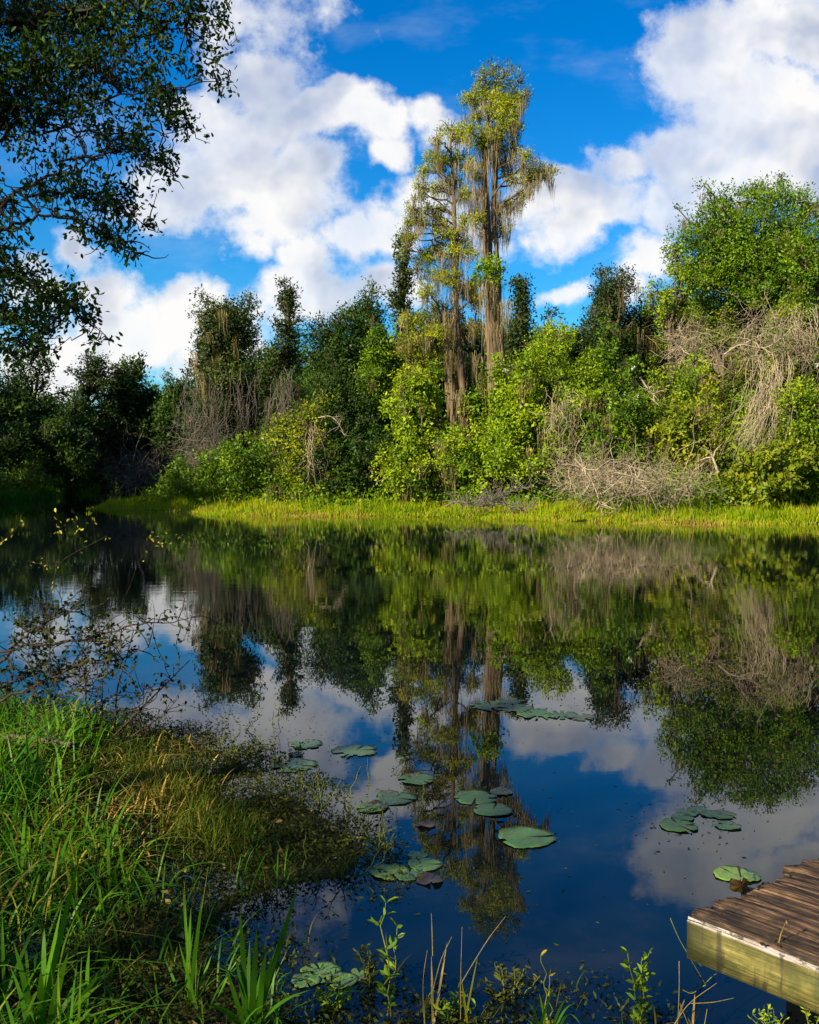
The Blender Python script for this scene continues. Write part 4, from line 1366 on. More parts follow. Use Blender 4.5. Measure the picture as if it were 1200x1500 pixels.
tag(mb.build('floating_debris', 'weed'), kind='stuff')
# straw-coloured dead growth between the tall and the short grass
P, D, a, b = near_pts(60000, 0.05, 3)
bump_ = np.exp(-((a - 215) / 75) ** 2 - ((b - 1185) / 60) ** 2) + 0.6 * np.exp(-((a - 120) / 90) ** 2 - ((b - 1215) / 40) ** 2)
ok = rng.uniform(0, 1, len(a)) < bump_ * 0.5
P = P[ok]
mb = MB()
blades(mb, P, rng.uniform(0.05, 0.15, len(P)), rng.uniform(0.005, 0.012, len(P)), rng, 0.9, 0.9, 6, np.clip(rng.normal(0.55, 0.3, len(P)), 0, 1))
M['straw'] = leaf_mat('dry_straw', [(0.0, (0.12, 0.08, 0.015)), (1.0, (0.40, 0.27, 0.06))], 0.3, 0.6, 0.08)
tag(mb.build('dry_grass', 'straw'), kind='stuff')


# sprigs of water weed standing out of the shallows
def sprig(name, label, cat, px, py, ht, seed, n=3, spread=0.25, leaf=0.03, mat='weed', stem='stem', group=None, z=0.0, nl=9, flower=False):
    rng = np.random.default_rng(seed)
    p0 = on(px, py, z)
    th = thing(name, label, cat, tuple(p0), group)
    sm, lm = MB(), MB()
    for q in range(n):
        d = np.array([rng.normal(0, spread), rng.normal(0, spread * 0.7), 1.0])
        hh_ = ht * rng.uniform(0.65, 1.0) if q else ht
        p1 = p0 + d / np.linalg.norm(d) * hh_
        P = limb(p0 + rng.normal(0, 0.012, 3) * np.array([1, 1, 0]) - np.array([0, 0, 0.05]), p1, rng, 10, 0.03, 0.03)
        tubes(sm, P, np.linspace(0.0022, 0.0009, 10) * (1 + ht), 5, rng.uniform(0.2, 0.8))
        for t_ in np.linspace(0.25, 1.0, nl):
            c = P[int(t_ * 9)]
            for sgn in (-1, 1):
                aa = rng.uniform(0, 2 * math.pi) if t_ < 0.95 else rng.uniform(0, 2 * math.pi)
                dd = np.array([[math.cos(aa) * sgn, math.sin(aa) * sgn, 0.55]])
                leaves(lm, c[None], dd, leaf * rng.uniform(0.6, 1.2), 0.32, 0.25, np.clip(rng.normal(0.55, 0.25), 0, 1), rng, 6)
    sm.build('stem', stem, th)
    lm.build('leaves', mat, th)
    return th


PATCH = [(300, 1075), (330, 1062), (352, 1070), (372, 1100), (395, 1092), (350, 1110), (410, 1125), (320, 1095), (385, 1128), (430, 1105),
         (455, 1175), (480, 1180), (500, 1190), (520, 1200), (470, 1190), (535, 1215), (550, 1225), (505, 1172), (560, 1245), (445, 1160),
         (440, 1290), (470, 1296), (500, 1290), (530, 1285), (415, 1300), (395, 1310)]
for i, (a, b) in enumerate(PATCH):
    grp = ('floating weed sprigs by the near bank')
    lab = ('dark small-leaved sprig standing in the shallows at the edge of the grassy bank' if b < 1140 else
           'brownish small-leaved sprig in the weed mat reaching out from the near bank' if b < 1260 else
           'dark drooping sprig along the lower edge of the weed mat')
    sprig('weed_sprig', lab, 'water weed', a, b, 0.10 + 0.06 * (i % 3), 820 + i, n=4, spread=0.9, leaf=0.024, group=grp, nl=6)

sprig('seed_spike', 'dark upright stub with a thin spike, standing alone in the water above the weed', 'seed spike', 403, 1058, 0.30, 850, n=2, spread=0.12, leaf=0.02, nl=4)
sprig('seed_spike', 'dark knobbly seed spike rising beside the small floating pad cluster', 'seed spike', 536, 1172, 0.24, 851, n=1, spread=0.05, leaf=0.014, nl=12)
sprig('seed_spike', 'dark knobbly seed spike at the tip of the weed mat', 'seed spike', 571, 1245, 0.25, 852, n=2, spread=0.2, leaf=0.02, nl=6)
sprig('seed_spike', 'thin dark seed spike just left of the cypress reflection', 'seed spike', 618, 1203, 0.22, 853, n=1, spread=0.04, leaf=0.014, nl=12)
sprig('leafy_weed', 'slender pale green weed with narrow leaves at the bottom edge, right of the sedge tuft', 'weed', 575, 1490, 0.40, 854, n=2, spread=0.08, leaf=0.045, mat='green', nl=12)
sprig('leafy_weed', 'leafy green weed with whorls of leaves at the bottom edge, left of the dock', 'weed', 938, 1510, 0.30, 855, n=3, spread=0.12, leaf=0.04, mat='green', nl=13)
sprig('leafy_weed', 'small light green weed sprouting under the dock front', 'weed', 1135, 1505, 0.09, 856, n=9, spread=0.9, leaf=0.022, mat='bright', nl=6)
sprig('leafy_weed', 'green weed reaching up past the lower edge of the dock front board', 'weed', 1186, 1515, 0.14, 857, n=4, spread=0.3, leaf=0.026, mat='bright', nl=6)
sprig('leafy_weed', 'dark broken leafy stem half in shade left of the slender pale green weed', 'weed', 545, 1440, 0.16, 858, n=4, spread=0.5, leaf=0.035, mat='weed', nl=8)
sprig('leafy_weed', 'tangle of faint fern-like weed at the waterline under the cypress reflection', 'weed', 745, 1460, 0.14, 859, n=9, spread=0.9, leaf=0.03, mat='weed', nl=10)
sprig('leafy_weed', 'low green weed clump at the bottom edge below the cypress reflection', 'weed', 660, 1492, 0.10, 860, n=10, spread=0.9, leaf=0.035, mat='green', nl=6)
sprig('leafy_weed', 'low green weed clump at the bottom edge just right of the sedge tuft', 'weed', 490, 1480, 0.10, 861, n=10, spread=0.9, leaf=0.035, mat='green', nl=6)
sprig('leafy_weed', 'thin light weed with tiny yellow buds growing beside the arching grass', 'weed', 806, 1500, 0.24, 862, n=2, spread=0.1, leaf=0.025, mat='yellow', nl=4)


def curved(pts, Y, n=16):
    if np.isscalar(Y):
        Y = [Y] * len(pts)
    return smooth([at(a, b, y) for (a, b), y in zip(pts, Y)], n)


def blade_plant(name, label, cat, tips, base, Y, w, mat, seed, stems=(), stem_mat='drystem', tone=0.45):
    """a tuft whose blades run from one base to the tips given"""
    rng = np.random.default_rng(seed)
    b0 = at(base[0], base[1], Y)
    th = thing(name, label, cat, tuple(b0))
    mb = MB()
    K = 12
    for (a, b, arch) in tips:
        p0 = b0 + rng.normal(0, 0.02, 3) * np.array([1, 1, 0])
        p1 = at(a, b, Y + rng.uniform(-0.15, 0.15))
        s = np.linspace(0, 1, K)[:, None]
        P = p0 * (1 - s) + p1 * s
        P[:, 2] += arch * np.sin(s[:, 0] * math.pi) * np.linalg.norm(p1 - p0)
        W = w * rng.uniform(0.75, 1.2) * np.clip(1.1 * (1 - s[:, 0] ** 2.5) * (0.6 + s[:, 0]), 0.04, 1.2)
        aa = rng.uniform(-0.6, 0.6)
        ribbons(mb, P[None], W[None], np.array([[math.cos(aa), math.sin(aa), 0]]), np.clip(rng.normal(tone, 0.15), 0, 1))
    mb.build('blades', mat, th)
    if stems:
        sm = MB()
        for pts in stems:
            P = curved(pts, Y)
            tubes(sm, P, np.linspace(0.0018, 0.0008, 16), 5, 0.7)
        sm.build('stems', stem_mat, th)
    return th


blade_plant('sedge_tuft', 'stout tuft of broad green blades at the bottom edge, one long blade leaning right', 'sedge',
            [(352, 1335, 0), (366, 1378, 0), (390, 1372, 0), (376, 1362, 0.01), (437, 1297, 0.0), (412, 1385, 0.02), (399, 1400, 0), (330, 1415, 0.03),
             (344, 1390, 0), (300, 1470, 0.12), (455, 1450, 0.1), (424, 1345, 0), (383, 1420, 0)], (368, 1525), 3.2, 0.021, 'grass', 870, tone=0.15)
blade_plant('reed_tuft', 'thin upright reeds with yellow buds left of the stout sedge tuft', 'reeds',
            [(268, 1300, 0.01), (280, 1330, 0), (297, 1310, 0.02), (262, 1380, 0), (310, 1400, 0.04), (240, 1400, 0.02)], (280, 1500), 3.4, 0.016, 'grass', 871,
            stems=[[(278, 1500), (276, 1400), (270, 1290)], [(285, 1500), (290, 1380), (305, 1270)]], stem_mat='stem')
blade_plant('dry_reed', 'yellow forked dry reed with small buds standing at the bottom edge under the cypress reflection', 'reeds',
            [(676, 1432, 0), (700, 1400, 0)], (675, 1520), 3.25, 0.008, 'yellow', 872,
            stems=[[(675, 1520), (675, 1440), (677, 1358)], [(676, 1440), (700, 1400), (718, 1372), (741, 1342)]], stem_mat='drystem')
blade_plant('dry_reed', 'pair of thin brown reeds just left of the yellow forked reed', 'reeds',
            [(655, 1380, 0), (632, 1400, 0)], (625, 1520), 3.3, 0.007, 'drystem', 873,
            stems=[[(622, 1520), (620, 1440), (626, 1392)], [(630, 1470), (645, 1410), (662, 1372)], [(634, 1400), (633, 1360), (632, 1338)]])
blade_plant('grass_clump', 'clump of arching grass at the bottom edge, midway between sedge and dock', 'grass clump',
            [(850, 1500, 0.32), (842, 1470, 0.2), (775, 1470, 0.1), (790, 1455, 0.05), (830, 1462, 0.12), (765, 1490, 0.15), (812, 1440, 0.0), (800, 1470, 0)], (800, 1530), 3.2, 0.010, 'grass', 874, tone=0.7)
blade_plant('dry_twigs', 'crossing dry twigs and curled stalks beside the dock post', 'dead twigs',
            [(1004, 1462, 0.1), (1018, 1455, 0)], (1010, 1530), 3.15, 0.008, 'drystem', 875,
            stems=[[(985, 1505), (1010, 1470), (1050, 1440)], [(996, 1470), (1000, 1480), (1012, 1510)], [(1012, 1470), (1045, 1468), (1075, 1462)],
                   [(995, 1408), (995, 1448), (992, 1520)], [(1030, 1515), (1034, 1490), (1036, 1478)], [(1000, 1450), (1012, 1455), (1020, 1452)]])
blade_plant('trailing_vine', 'thin green vine trailing in an arc past the dock corner', 'vine',
            [(1000, 1385, 0), (1034, 1442, 0)], (1020, 1420), 3.5, 0.005, 'stem', 876,
            stems=[[(982, 1345), (995, 1375), (1012, 1405), (1034, 1443)], [(1034, 1443), (1015, 1452), (1000, 1460)], [(1034, 1440), (1044, 1430), (1050, 1426)]], stem_mat='stem')

# broad bright blades hanging into the lower left corner
blade_plant('grass_clump', 'coarse broad-bladed grass arching from the lower left corner', 'grass clump',
            [(65, 1360, 0.2), (140, 1435, 0.25), (205, 1470, 0.2), (60, 1420, 0.1), (150, 1440, 0.12), (275, 1470, 0.1), (20, 1380, 0.1), (100, 1395, 0.1), (175, 1390, 0.05), (120, 1240, 0.02), (90, 1330, 0.0)],
            (60, 1560), 3.15, 0.022, 'grass', 877, tone=0.5)

# ------------------------------------------------------------------ fallen branch, sapling and log by the left shore
rng = np.random.default_rng(880)
YB = 6.7
fb_ = thing('fallen_branch', 'dark fallen branch with small dead leaves reaching over the water at left', 'branch', tuple(at(0, 975, YB)))
paths = [([(-60, 990), (0, 970), (16, 950), (36, 934), (58, 917), (82, 904), (107, 895)], 6.7, 0.024),
         ([(-60, 965), (0, 955), (52, 945), (110, 940), (143, 931), (176, 922), (203, 913), (250, 911), (290, 904)], 6.5, 0.016),
         ([(-40, 1040), (27, 1014), (69, 996), (110, 975), (137, 968), (162, 969), (187, 960), (225, 945)], 6.4, 0.015),
         ([(-40, 1000), (10, 1000), (60, 985), (100, 990)], 6.6, 0.012)]
lm = MB()
for pts, Y, r in paths:
    mb = MB()
    P = curved(pts, Y, 34) + rng.normal(0, 0.006, (34, 3))
    tubes(mb, P, 0.62 * np.linspace(r, r * 0.25, 34) * rng.uniform(0.85, 1.15, 34), 7, 0.3)
    for q in range(24):
        s = rng.integers(8, 33)
        tw = brush_curves(rng, 2, P[s], (0.003,) * 3, 0.34, 7, 0.6, 0.1)
        tubes(mb, tw, np.tile(np.linspace(0.004, 0.0012, 7), (2, 1)), 4, 0.2)
        for t_ in tw:
            m_ = rng.integers(3, 8)
            idx = rng.integers(2, 7, m_)
            leaves(lm, t_[idx] + rng.normal(0, 0.01, (m_, 3)), rng.normal(0, 1, (m_, 3)), rng.uniform(0.02, 0.045, m_), 0.6, 0.5, rng.uniform(0, 0.6, m_), rng, 6)
    mb.build('limb', 'darkbark', fb_)
lm.build('dead_leaves', 'weed', fb_)

bare = thing('bare_shrub', 'leafless twiggy dark shrub in the grass at left, two stems leaning over the water', 'shrub', tuple(on(180, 1075, 0.0)))
mb = MB()
tm = MB()
for pts, r in [([(168, 1075), (172, 1010), (185, 965), (196, 922)], 0.007), ([(165, 1080), (215, 1030), (250, 995), (278, 967)], 0.008),
               ([(150, 1075), (150, 1020), (152, 960)], 0.005), ([(175, 1075), (205, 1050), (212, 1000)], 0.005), ([(140, 1070), (125, 1020), (132, 975)], 0.005),
               ([(190, 1080), (235, 1050), (262, 1022)], 0.005)]:
    P = curved(pts, 6.6, 22)
    tubes(mb, P, np.linspace(r, r * 0.4, 22), 6, 0.3)
    for q in range(9):
        s = rng.integers(5, 21)
        tw = brush_curves(rng, 2, P[s], (0.003,) * 3, 0.24, 7, 0.6, 0.35)
        tubes(mb, tw, np.tile(np.linspace(0.003, 0.001, 7), (2, 1)), 4, 0.2)
        leaves(tm, tw[:, 4:].reshape(-1, 3), rng.normal(0, 1, (6, 3)), rng.uniform(0.018, 0.036, 6), 0.6, 0.4, rng.uniform(0, 0.8, 6), rng, 6)
mb.build('stems', 'darkbark', bare)
tm.build('leaves', 'weed', bare)

sap = thing('sapling', 'spindly sapling with tiny yellow-lit leaves in front of the dark water at left', 'sapling', tuple(at(85, 1060, 6.0)))
mb, lm = MB(), MB()
for pts, r in [([(74, 1060), (73, 990), (73, 900), (78, 855), (86, 828), (105, 812), (140, 794), (158, 785)], 0.006), ([(86, 828), (88, 800), (85, 760), (82, 748)], 0.0025),
               ([(-20, 806), (0, 794), (16, 783), (33, 762)], 0.004), ([(88, 830), (60, 826), (38, 822)], 0.0025), ([(112, 808), (110, 780), (112, 757)], 0.0025),
               ([(140, 794), (136, 765), (130, 752), (140, 746)], 0.002), ([(190, 860), (205, 820), (225, 800), (240, 778)], 0.0022), ([(205, 820), (220, 790), (250, 800)], 0.002),
               ([(190, 860), (170, 900), (150, 940)], 0.003), ([(240, 778), (268, 790), (294, 795)], 0.0015)]:
    P = curved(pts, 6.0, 18)
    tubes(mb, P, np.linspace(r, r * 0.45, 18) * 0.42, 5, 0.1)
    idx = rng.integers(6, 18, 10)
    leaves(lm, P[idx] + rng.normal(0, 0.018, (10, 3)), rng.normal(0, 1, (10, 3)), rng.uniform(0.014, 0.034, 10), 0.5, 0.3, rng.uniform(0, 1, 10), rng, 6)
mb.build('stems', 'darkbark', sap)
lm.build('leaves', 'yellow', sap)

lg = thing('fallen_log', 'thin grey-brown log lying across the grass at the left edge', 'log', tuple(at(0, 1082, 6.3)))
mb = MB()
trunk(mb, [at(-60, 1078, 6.3), at(0, 1080, 6.3), at(50, 1083, 6.25), at(110, 1092, 6.2)], 0.030, 0.018, 9, 20, rng=rng, tone=0.4)
mb.build('stem', 'bark', lg, smooth=True)
mb = MB()
tw = brush_curves(rng, 6, at(80, 1086, 6.2), (0.1, 0.03, 0.01), 0.2, 6, 0.4, 0.6)
tubes(mb, tw, np.tile(np.linspace(0.005, 0.002, 6), (6, 1)), 4, 0.3)
mb.build('twigs', 'bark', lg)

# ------------------------------------------------------------------ lily pads
m, nt, gg, out = new_mat('lily_pad')
t = nt.nodes.new('ShaderNodeTexCoord')
n1 = gg.noise(t.outputs['Object'], 22.0, 5, 0.6)
c = gg.ramp(attr(nt), [(0.0, (0.045, 0.02, 0.02)), (0.25, (0.05, 0.035, 0.02)), (0.35, (0.030, 0.070, 0.034)), (0.65, (0.055, 0.125, 0.026)), (1.0, (0.16, 0.23, 0.018))])
c = gg.mix(gg.step(n1, 0.50, 0.66, 0, 0.85), c, (0.085, 0.075, 0.014, 1))
n3 = gg.noise(t.outputs['Object'], 70.0, 3, 0.6)
c = gg.mix(gg.step(n3, 0.66, 0.72, 0, 0.8), c, (0.05, 0.035, 0.012, 1))
sx = nt.nodes.new('ShaderNodeSeparateXYZ')
nt.links.new(t.outputs['Object'], sx.inputs[0])
ang = gg.math('ADD', gg.math('ARCTAN2', sx.outputs[1], sx.outputs[0]), gg.math('MULTIPLY', n1, 0.25))
vein = gg.math('ABSOLUTE', gg.math('SINE', gg.math('MULTIPLY', ang, 9.0)))
c = gg.mix(gg.step(vein, 0.12, 0.0, 0, 0.45), c, (0.16, 0.24, 0.09, 1))
p = nt.nodes.new('ShaderNodeBsdfPrincipled')
nt.links.new(c, p.inputs['Base Color'])
p.inputs['Roughness'].default_value = 0.3
p.inputs['Specular IOR Level'].default_value = 0.5
b = nt.nodes.new('ShaderNodeBump')
b.inputs['Strength'].default_value = 0.5
b.inputs['Distance'].default_value = 0.01
nt.links.new(n1, b.inputs['Height'])
nt.links.new(b.outputs[0], p.inputs['Normal'])
nt.links.new(p.outputs[0], out.inputs[0])
M['pad'] = m


def lily(px, py, w, tone, label, seed, curl=0.004, group=None, tilt=0.0, notch=None):
    rng = np.random.default_rng(seed)
    c = on(px, py, 0.004)
    R = w / 2 * c[1] / F
    na = rng.uniform(0, 2 * math.pi) if notch is None else notch
    NA, NR = 44, 5
    th = np.linspace(0.10, 2 * math.pi - 0.10, NA) + na
    rag = 0.05 if py < 1140 else 0.018
    rr = R * (1 + 0.045 * np.sin(th * 3 + seed) + 0.03 * np.sin(th * 7 + seed * 2) + rng.normal(0, rag, NA))
    V, Fq = [], []
    for i in range(NR + 1):
        s = i / NR
        z = 0.002 + 0.0012 * np.sin(th * 5 + seed) * s ** 2 + curl * max(0, s - 0.75) * 4 * np.clip(np.sin(th * 2 + seed), 0, 1) + tilt * s * np.cos(th - 2.0) * R
        V.append(np.stack([c[0] + rr * s * np.cos(th), c[1] + rr * s * np.sin(th), c[2] + z + 0 * th], 1))
    V = np.concatenate(V)
    Vb = V.copy()
    Vb[:, 2] -= 0.0009
    n = len(V)
    idx = np.arange(n).reshape(NR + 1, NA)
    top = np.stack([idx[:-1, :-1], idx[1:, :-1], idx[1:, 1:], idx[:-1, 1:]], -1)
    torn = np.zeros(top.shape[:2], bool)
    for q in range(rng.integers(1, 4) if py > 1140 else rng.integers(6, 12)):
        j = rng.integers(0, NA - 4)
        torn[rng.integers(2, NR):, j:j + rng.integers(1, 4)] = True
    top = top[~torn]
    rim = np.stack([idx[-1, :-1], idx[-1, :-1] + n, idx[-1, 1:] + n, idx[-1, 1:]], -1)[~torn[-1]]
    mb = MB()
    tn = np.clip(tone + rng.normal(0, 0.02, 2 * n), 0, 1)
    mb.add(np.vstack([V, Vb]), np.vstack([top, top[:, ::-1] + n, rim]), tn)
    o = mb.build('lily_pad', 'pad', None, origin=c)
    sm_ = np.zeros(len(o.data.polygons), bool)
    sm_[:len(top)] = True
    o.data.polygons.foreach_set('use_smooth', sm_)
    tag(o, label, 'lily pad', group or 'lily pads on the water')
    return o


PADS = [
    (771, 1226, 86, 0.62, 'large single green lily pad lying right of the cypress reflection'),
    (697, 1168, 64, 0.55, 'upper of two big overlapping lily pads on the cypress reflection'),
    (722, 1186, 58, 0.52, 'lower of two big overlapping lily pads on the cypress reflection'),
    (735, 1160, 34, 0.30, 'dark brownish lily pad tucked behind the upper overlapping pad'),
    (611, 1141, 54, 0.45, 'blue-green lily pad with a dark curled edge left of the cypress reflection'),
    (606, 1136, 24, 0.08, 'small dark red curled leaf on the blue-green pad left of the cypress reflection'),
    (580, 1169, 58, 0.42, 'dull blue lily pad right of the red-edged pad at the weed tip'),
    (568, 1163, 34, 0.30, 'crumpled dark lily pad behind the dull blue pad'),
    (545, 1183, 44, 0.72, 'green lily pad half covered by a curled dark red leaf'),
    (553, 1181, 36, 0.08, 'curled dark red leaf lying on the green pad near the weed tip'),
    (624, 1208, 30, 0.12, 'small dark brown leaf afloat below the thin seed spike'),
    (570, 1277, 58, 0.92, 'brightest yellow-green lily pad, at the tip of the weed mat'),
    (622, 1266, 52, 0.60, 'round green lily pad right of the brightest pad'),
    (600, 1281, 46, 0.48, 'dull green lily pad between the brightest and the round green pad'),
    (612, 1253, 30, 0.70, 'small pale green lily pad at the top of the bright cluster'),
    (630, 1289, 40, 0.06, 'dark shrivelled leaf under the round green pad'),
    (520, 1100, 66, 0.40, 'broken grey-green lily pad alone in the blue gap left of centre'),
    (449, 1090, 48, 0.38, 'faint grey-green lily pad behind the small dark red pad'),
    (434, 1105, 23, 0.05, 'small dark red lily pad alone near the standing stub'),
    (430, 1120, 70, 0.42, 'wide thin green lily pad just below the small dark red pad'),
    (300, 1086, 36, 0.05, 'dark red lily pad half hidden in the grass edge at left'),
    (720, 1034, 62, 0.36, 'leftmost pad of the far cluster across the tall cypress reflection'),
    (757, 1038, 54, 0.42, 'middle green pad of the far cluster across the tall cypress reflection'),
    (789, 1046, 60, 0.50, 'front pad of the far cluster, greener than its neighbours'),
    (822, 1047, 46, 0.34, 'dark pad right of the greener front pad in the far cluster'),
    (852, 1050, 40, 0.30, 'rightmost dark pad of the far cluster'),
    (748, 1027, 44, 0.32, 'rearmost thin pad of the far cluster'),
    (994, 1209, 56, 0.72, 'largest and greenest pad of the ring-shaped cluster above the dock'),
    (1000, 1197, 34, 0.46, 'pad directly behind the greenest pad in the ring-shaped cluster'),
    (1008, 1190, 32, 0.40, 'small pad at the left rear of the ring-shaped cluster'),
    (1022, 1186, 30, 0.36, 'blue-grey pad at the rear middle of the ring-shaped cluster'),
    (1040, 1192, 30, 0.38, 'blue-green pad at the right rear of the ring-shaped cluster'),
    (1058, 1193, 38, 0.37, 'dark blue-green pad at the right end of the ring-shaped cluster'),
    (1066, 1209, 38, 0.36, 'front right dark pad of the ring-shaped cluster'),
    (1076, 1281, 60, 0.78, 'bright green lily pad behind the dock corner'),
    (1098, 1284, 34, 0.58, 'small green pad partly hidden by the dock boards'),
    (470, 1424, 60, 0.66, 'submerged-looking green pad at the bottom, right of the long leaning blade'),
    (500, 1436, 48, 0.70, 'green pad beside the leafy weeds at the bottom, right of two others'),
    (448, 1436, 44, 0.60, 'dull green pad nearest the sedge tuft at the bottom'),
    (528, 1428, 36, 0.74, 'small bright pad under the dark broken leafy stem at the bottom'),
]
for i, (a, b, w, tn, lab) in enumerate(PADS):
    lily(a, b, w, tn, lab, 900 + i, curl=0.012 if tn < 0.15 else 0.004)

# ------------------------------------------------------------------ the wooden dock
ZT = 0.31
A = on(1005, 1345, ZT)
B = on(1200, 1421, ZT)
ev = (B - A) / np.linalg.norm(B - A)
nv = np.array([-ev[1], ev[0], 0.0])
dock = thing('wooden_dock', 'weathered wooden dock corner jutting in from the lower right', 'dock', tuple(A))


def dock_wood(name, cols, white=None, gl=46.0):
    m, nt, gg, out = new_mat(name)
    t = nt.nodes.new('ShaderNodeTexCoord')
    P = t.outputs['Object']
    x = gg.vec('DOT_PRODUCT', P, tuple(ev))
    y = gg.vec('DOT_PRODUCT', P, tuple(nv))
    sz = nt.nodes.new('ShaderNodeSeparateXYZ')
    nt.links.new(P, sz.inputs[0])
    cb = nt.nodes.new('ShaderNodeCombineXYZ')
    nt.links.new(gg.math('MULTIPLY', x, 2.6), cb.inputs[0])
    nt.links.new(gg.math('MULTIPLY', y, gl), cb.inputs[1])
    nt.links.new(gg.math('MULTIPLY', sz.outputs[2], gl), cb.inputs[2])
    grain = gg.noise(cb.outputs[0], 1.6, 7, 0.72)
    blot = gg.noise(P, 9.0, 5, 0.6)
    c = gg.ramp(grain, cols)
    c = gg.mix(gg.step(blot, 0.45, 0.68, 0, 0.75), c, cols[0][1] + (1,))
    fine = gg.noise(cb.outputs[0], 5.0, 4, 0.7)
    c = gg.mix(gg.step(fine, 0.55, 0.75, 0, 0.6), c, cols[0][1] + (1,))
    if white:
        w = gg.math('MULTIPLY', gg.step(sz.outputs[2], -0.014, -0.003), gg.step(gg.noise(cb.outputs[0], 2.2, 5, 0.7), 0.38, 0.52))
        c = gg.mix(w, c, white + (1,))
        green = gg.noise(P, 14.0, 4, 0.6)
        c = gg.mix(gg.math('MULTIPLY', gg.step(green, 0.38, 0.62, 0, 0.75), gg.step(sz.outputs[2], -0.01, -0.03)), c, (0.035, 0.042, 0.008, 1))
        c = gg.mix(gg.math('MULTIPLY', gg.step(x, 0.16, 0.0, 0, 0.9), gg.step(sz.outputs[2], -0.006, -0.02)), c, (0.028, 0.030, 0.008, 1))  # left end darkened: shadow and algae together put into the colour
        stain_shade = gg.noise(gg.vec('MULTIPLY', P, (1, 1, 0.12)), 26.0, 3, 0.6)  # upright dark marks: wood stains plus plant shadows painted into the colour
        c = gg.mix(gg.step(stain_shade, 0.54, 0.66, 0, 0.8), c, (0.022, 0.018, 0.010, 1))
    p = nt.nodes.new('ShaderNodeBsdfPrincipled')
    nt.links.new(c, p.inputs['Base Color'])
    p.inputs['Roughness'].default_value = 0.75
    p.inputs['Specular IOR Level'].default_value = 0.25
    b = nt.nodes.new('ShaderNodeBump')
    b.inputs['Strength'].default_value = 0.9
    b.inputs['Distance'].default_value = 0.006
    nt.links.new(grain, b.inputs['Height'])
    nt.links.new(b.outputs[0], p.inputs['Normal'])
    nt.links.new(p.outputs[0], out.inputs[0])
    M[name] = m


dock_wood('deck_wood', [(0.38, (0.004, 0.003, 0.002)), (0.47, (0.028, 0.016, 0.009)), (0.57, (0.095, 0.054, 0.026)), (0.74, (0.27, 0.17, 0.085))])
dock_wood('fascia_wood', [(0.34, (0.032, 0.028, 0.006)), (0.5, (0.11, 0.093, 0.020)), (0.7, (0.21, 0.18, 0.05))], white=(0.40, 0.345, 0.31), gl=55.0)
rng = np.random.default_rng(950)


def board(name, n0, n1, x0, x1, z0, z1, mat, rough=0.003, ragged=0.012, NX=70, NY=16, label=None, groove=True):
    """a plank with a worn, grooved top and ragged end grain; x along the dock's front, n away from it"""
    ys = np.linspace(n0, n1, NY)
    gro = rng.normal(0, rough, NY)
    gro[[0, -1]] -= 0.004 if groove else 0.0
    end = np.cumsum(rng.normal(0, ragged * 0.4, NY))
    end -= end.mean()
    xs = np.concatenate([np.linspace(0, 0.12, 14), np.linspace(0.14, 1, NX - 14)])
    V = np.zeros((NX, NY, 3))
    for i, s in enumerate(xs):
        wave = gro + rough * 0.5 * np.sin(s * 25 + np.arange(NY) * 1.7) + rng.normal(0, rough * 0.25, NY)
        wave -= (0.010 if groove else 0.002) * math.exp(-s * 60) * rng.uniform(0.5, 1.5, NY)
        xx_ = x0 + (x1 - x0) * s + end * math.exp(-s * 20)
        V[i] = A + xx_[:, None] * ev + ys[:, None] * nv
        V[i, :, 2] = z1 + wave
    T = V.reshape(-1, 3)
    Bt = T.copy()
    Bt[:, 2] = z0
    n = len(T)
    idx = np.arange(n).reshape(NX, NY)
    top = np.stack([idx[:-1, :-1], idx[1:, :-1], idx[1:, 1:], idx[:-1, 1:]], -1).reshape(-1, 4)
    fs = [top, top[:, ::-1] + n]
    for e_ in (idx[:, 0], idx[::-1, -1], idx[-1, :], idx[0, ::-1]):
        fs.append(np.stack([e_[:-1], e_[:-1] + n, e_[1:] + n, e_[1:]], -1))
    mb = MB()
    mb.add(np.vstack([T, Bt]), np.vstack(fs), 0.5)
    o = mb.build(name, mat, dock)
    if label:
        o['label'] = label
    return o


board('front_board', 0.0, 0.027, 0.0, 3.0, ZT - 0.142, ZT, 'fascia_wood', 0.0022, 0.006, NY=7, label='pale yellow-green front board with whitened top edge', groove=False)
offs = [0.014, 0.018, 0.034, 0.045, 0.060, 0.044, 0.072, 0.05, 0.06, 0.05, 0.07]
n0 = 0.0295
for i, of in enumerate(offs):
    wdt = 0.113 if i < 4 else 0.14
    board('deck_board', n0, n0 + wdt, of, 3.0, ZT - 0.018, ZT + 0.02 + (0.006 if i == 5 else 0), 'deck_wood', 0.0022, 0.014)
    n0 += wdt + 0.004
# nails
for i in range(5):
    for x_ in (0.085, 0.66, 1.24):
        q3 = A + ev * (x_ + rng.normal(0, 0.006)) + nv * (0.0295 + 0.117 * i + rng.uniform(0.03, 0.08))
        mb = MB()
        tubes(mb, np.array([q3 + [0, 0, ZT * 0 + 0.012], q3 + [0, 0, 0.0235]]), np.array([0.0035, 0.0035]), 8, 0.1)
        aa_ = np.arange(8) / 8 * 2 * math.pi
        mb.add(np.stack([q3[0] + 0.0035 * np.cos(aa_), q3[1] + 0.0035 * np.sin(aa_), np.full(8, q3[2] + 0.0236)], 1), [[0, 1, 2, 3], [0, 3, 4, 7], [4, 5, 6, 7]], 0.1)
        mb.build('nail', 'darkbark', dock)
# joist, posts
mb = MB()


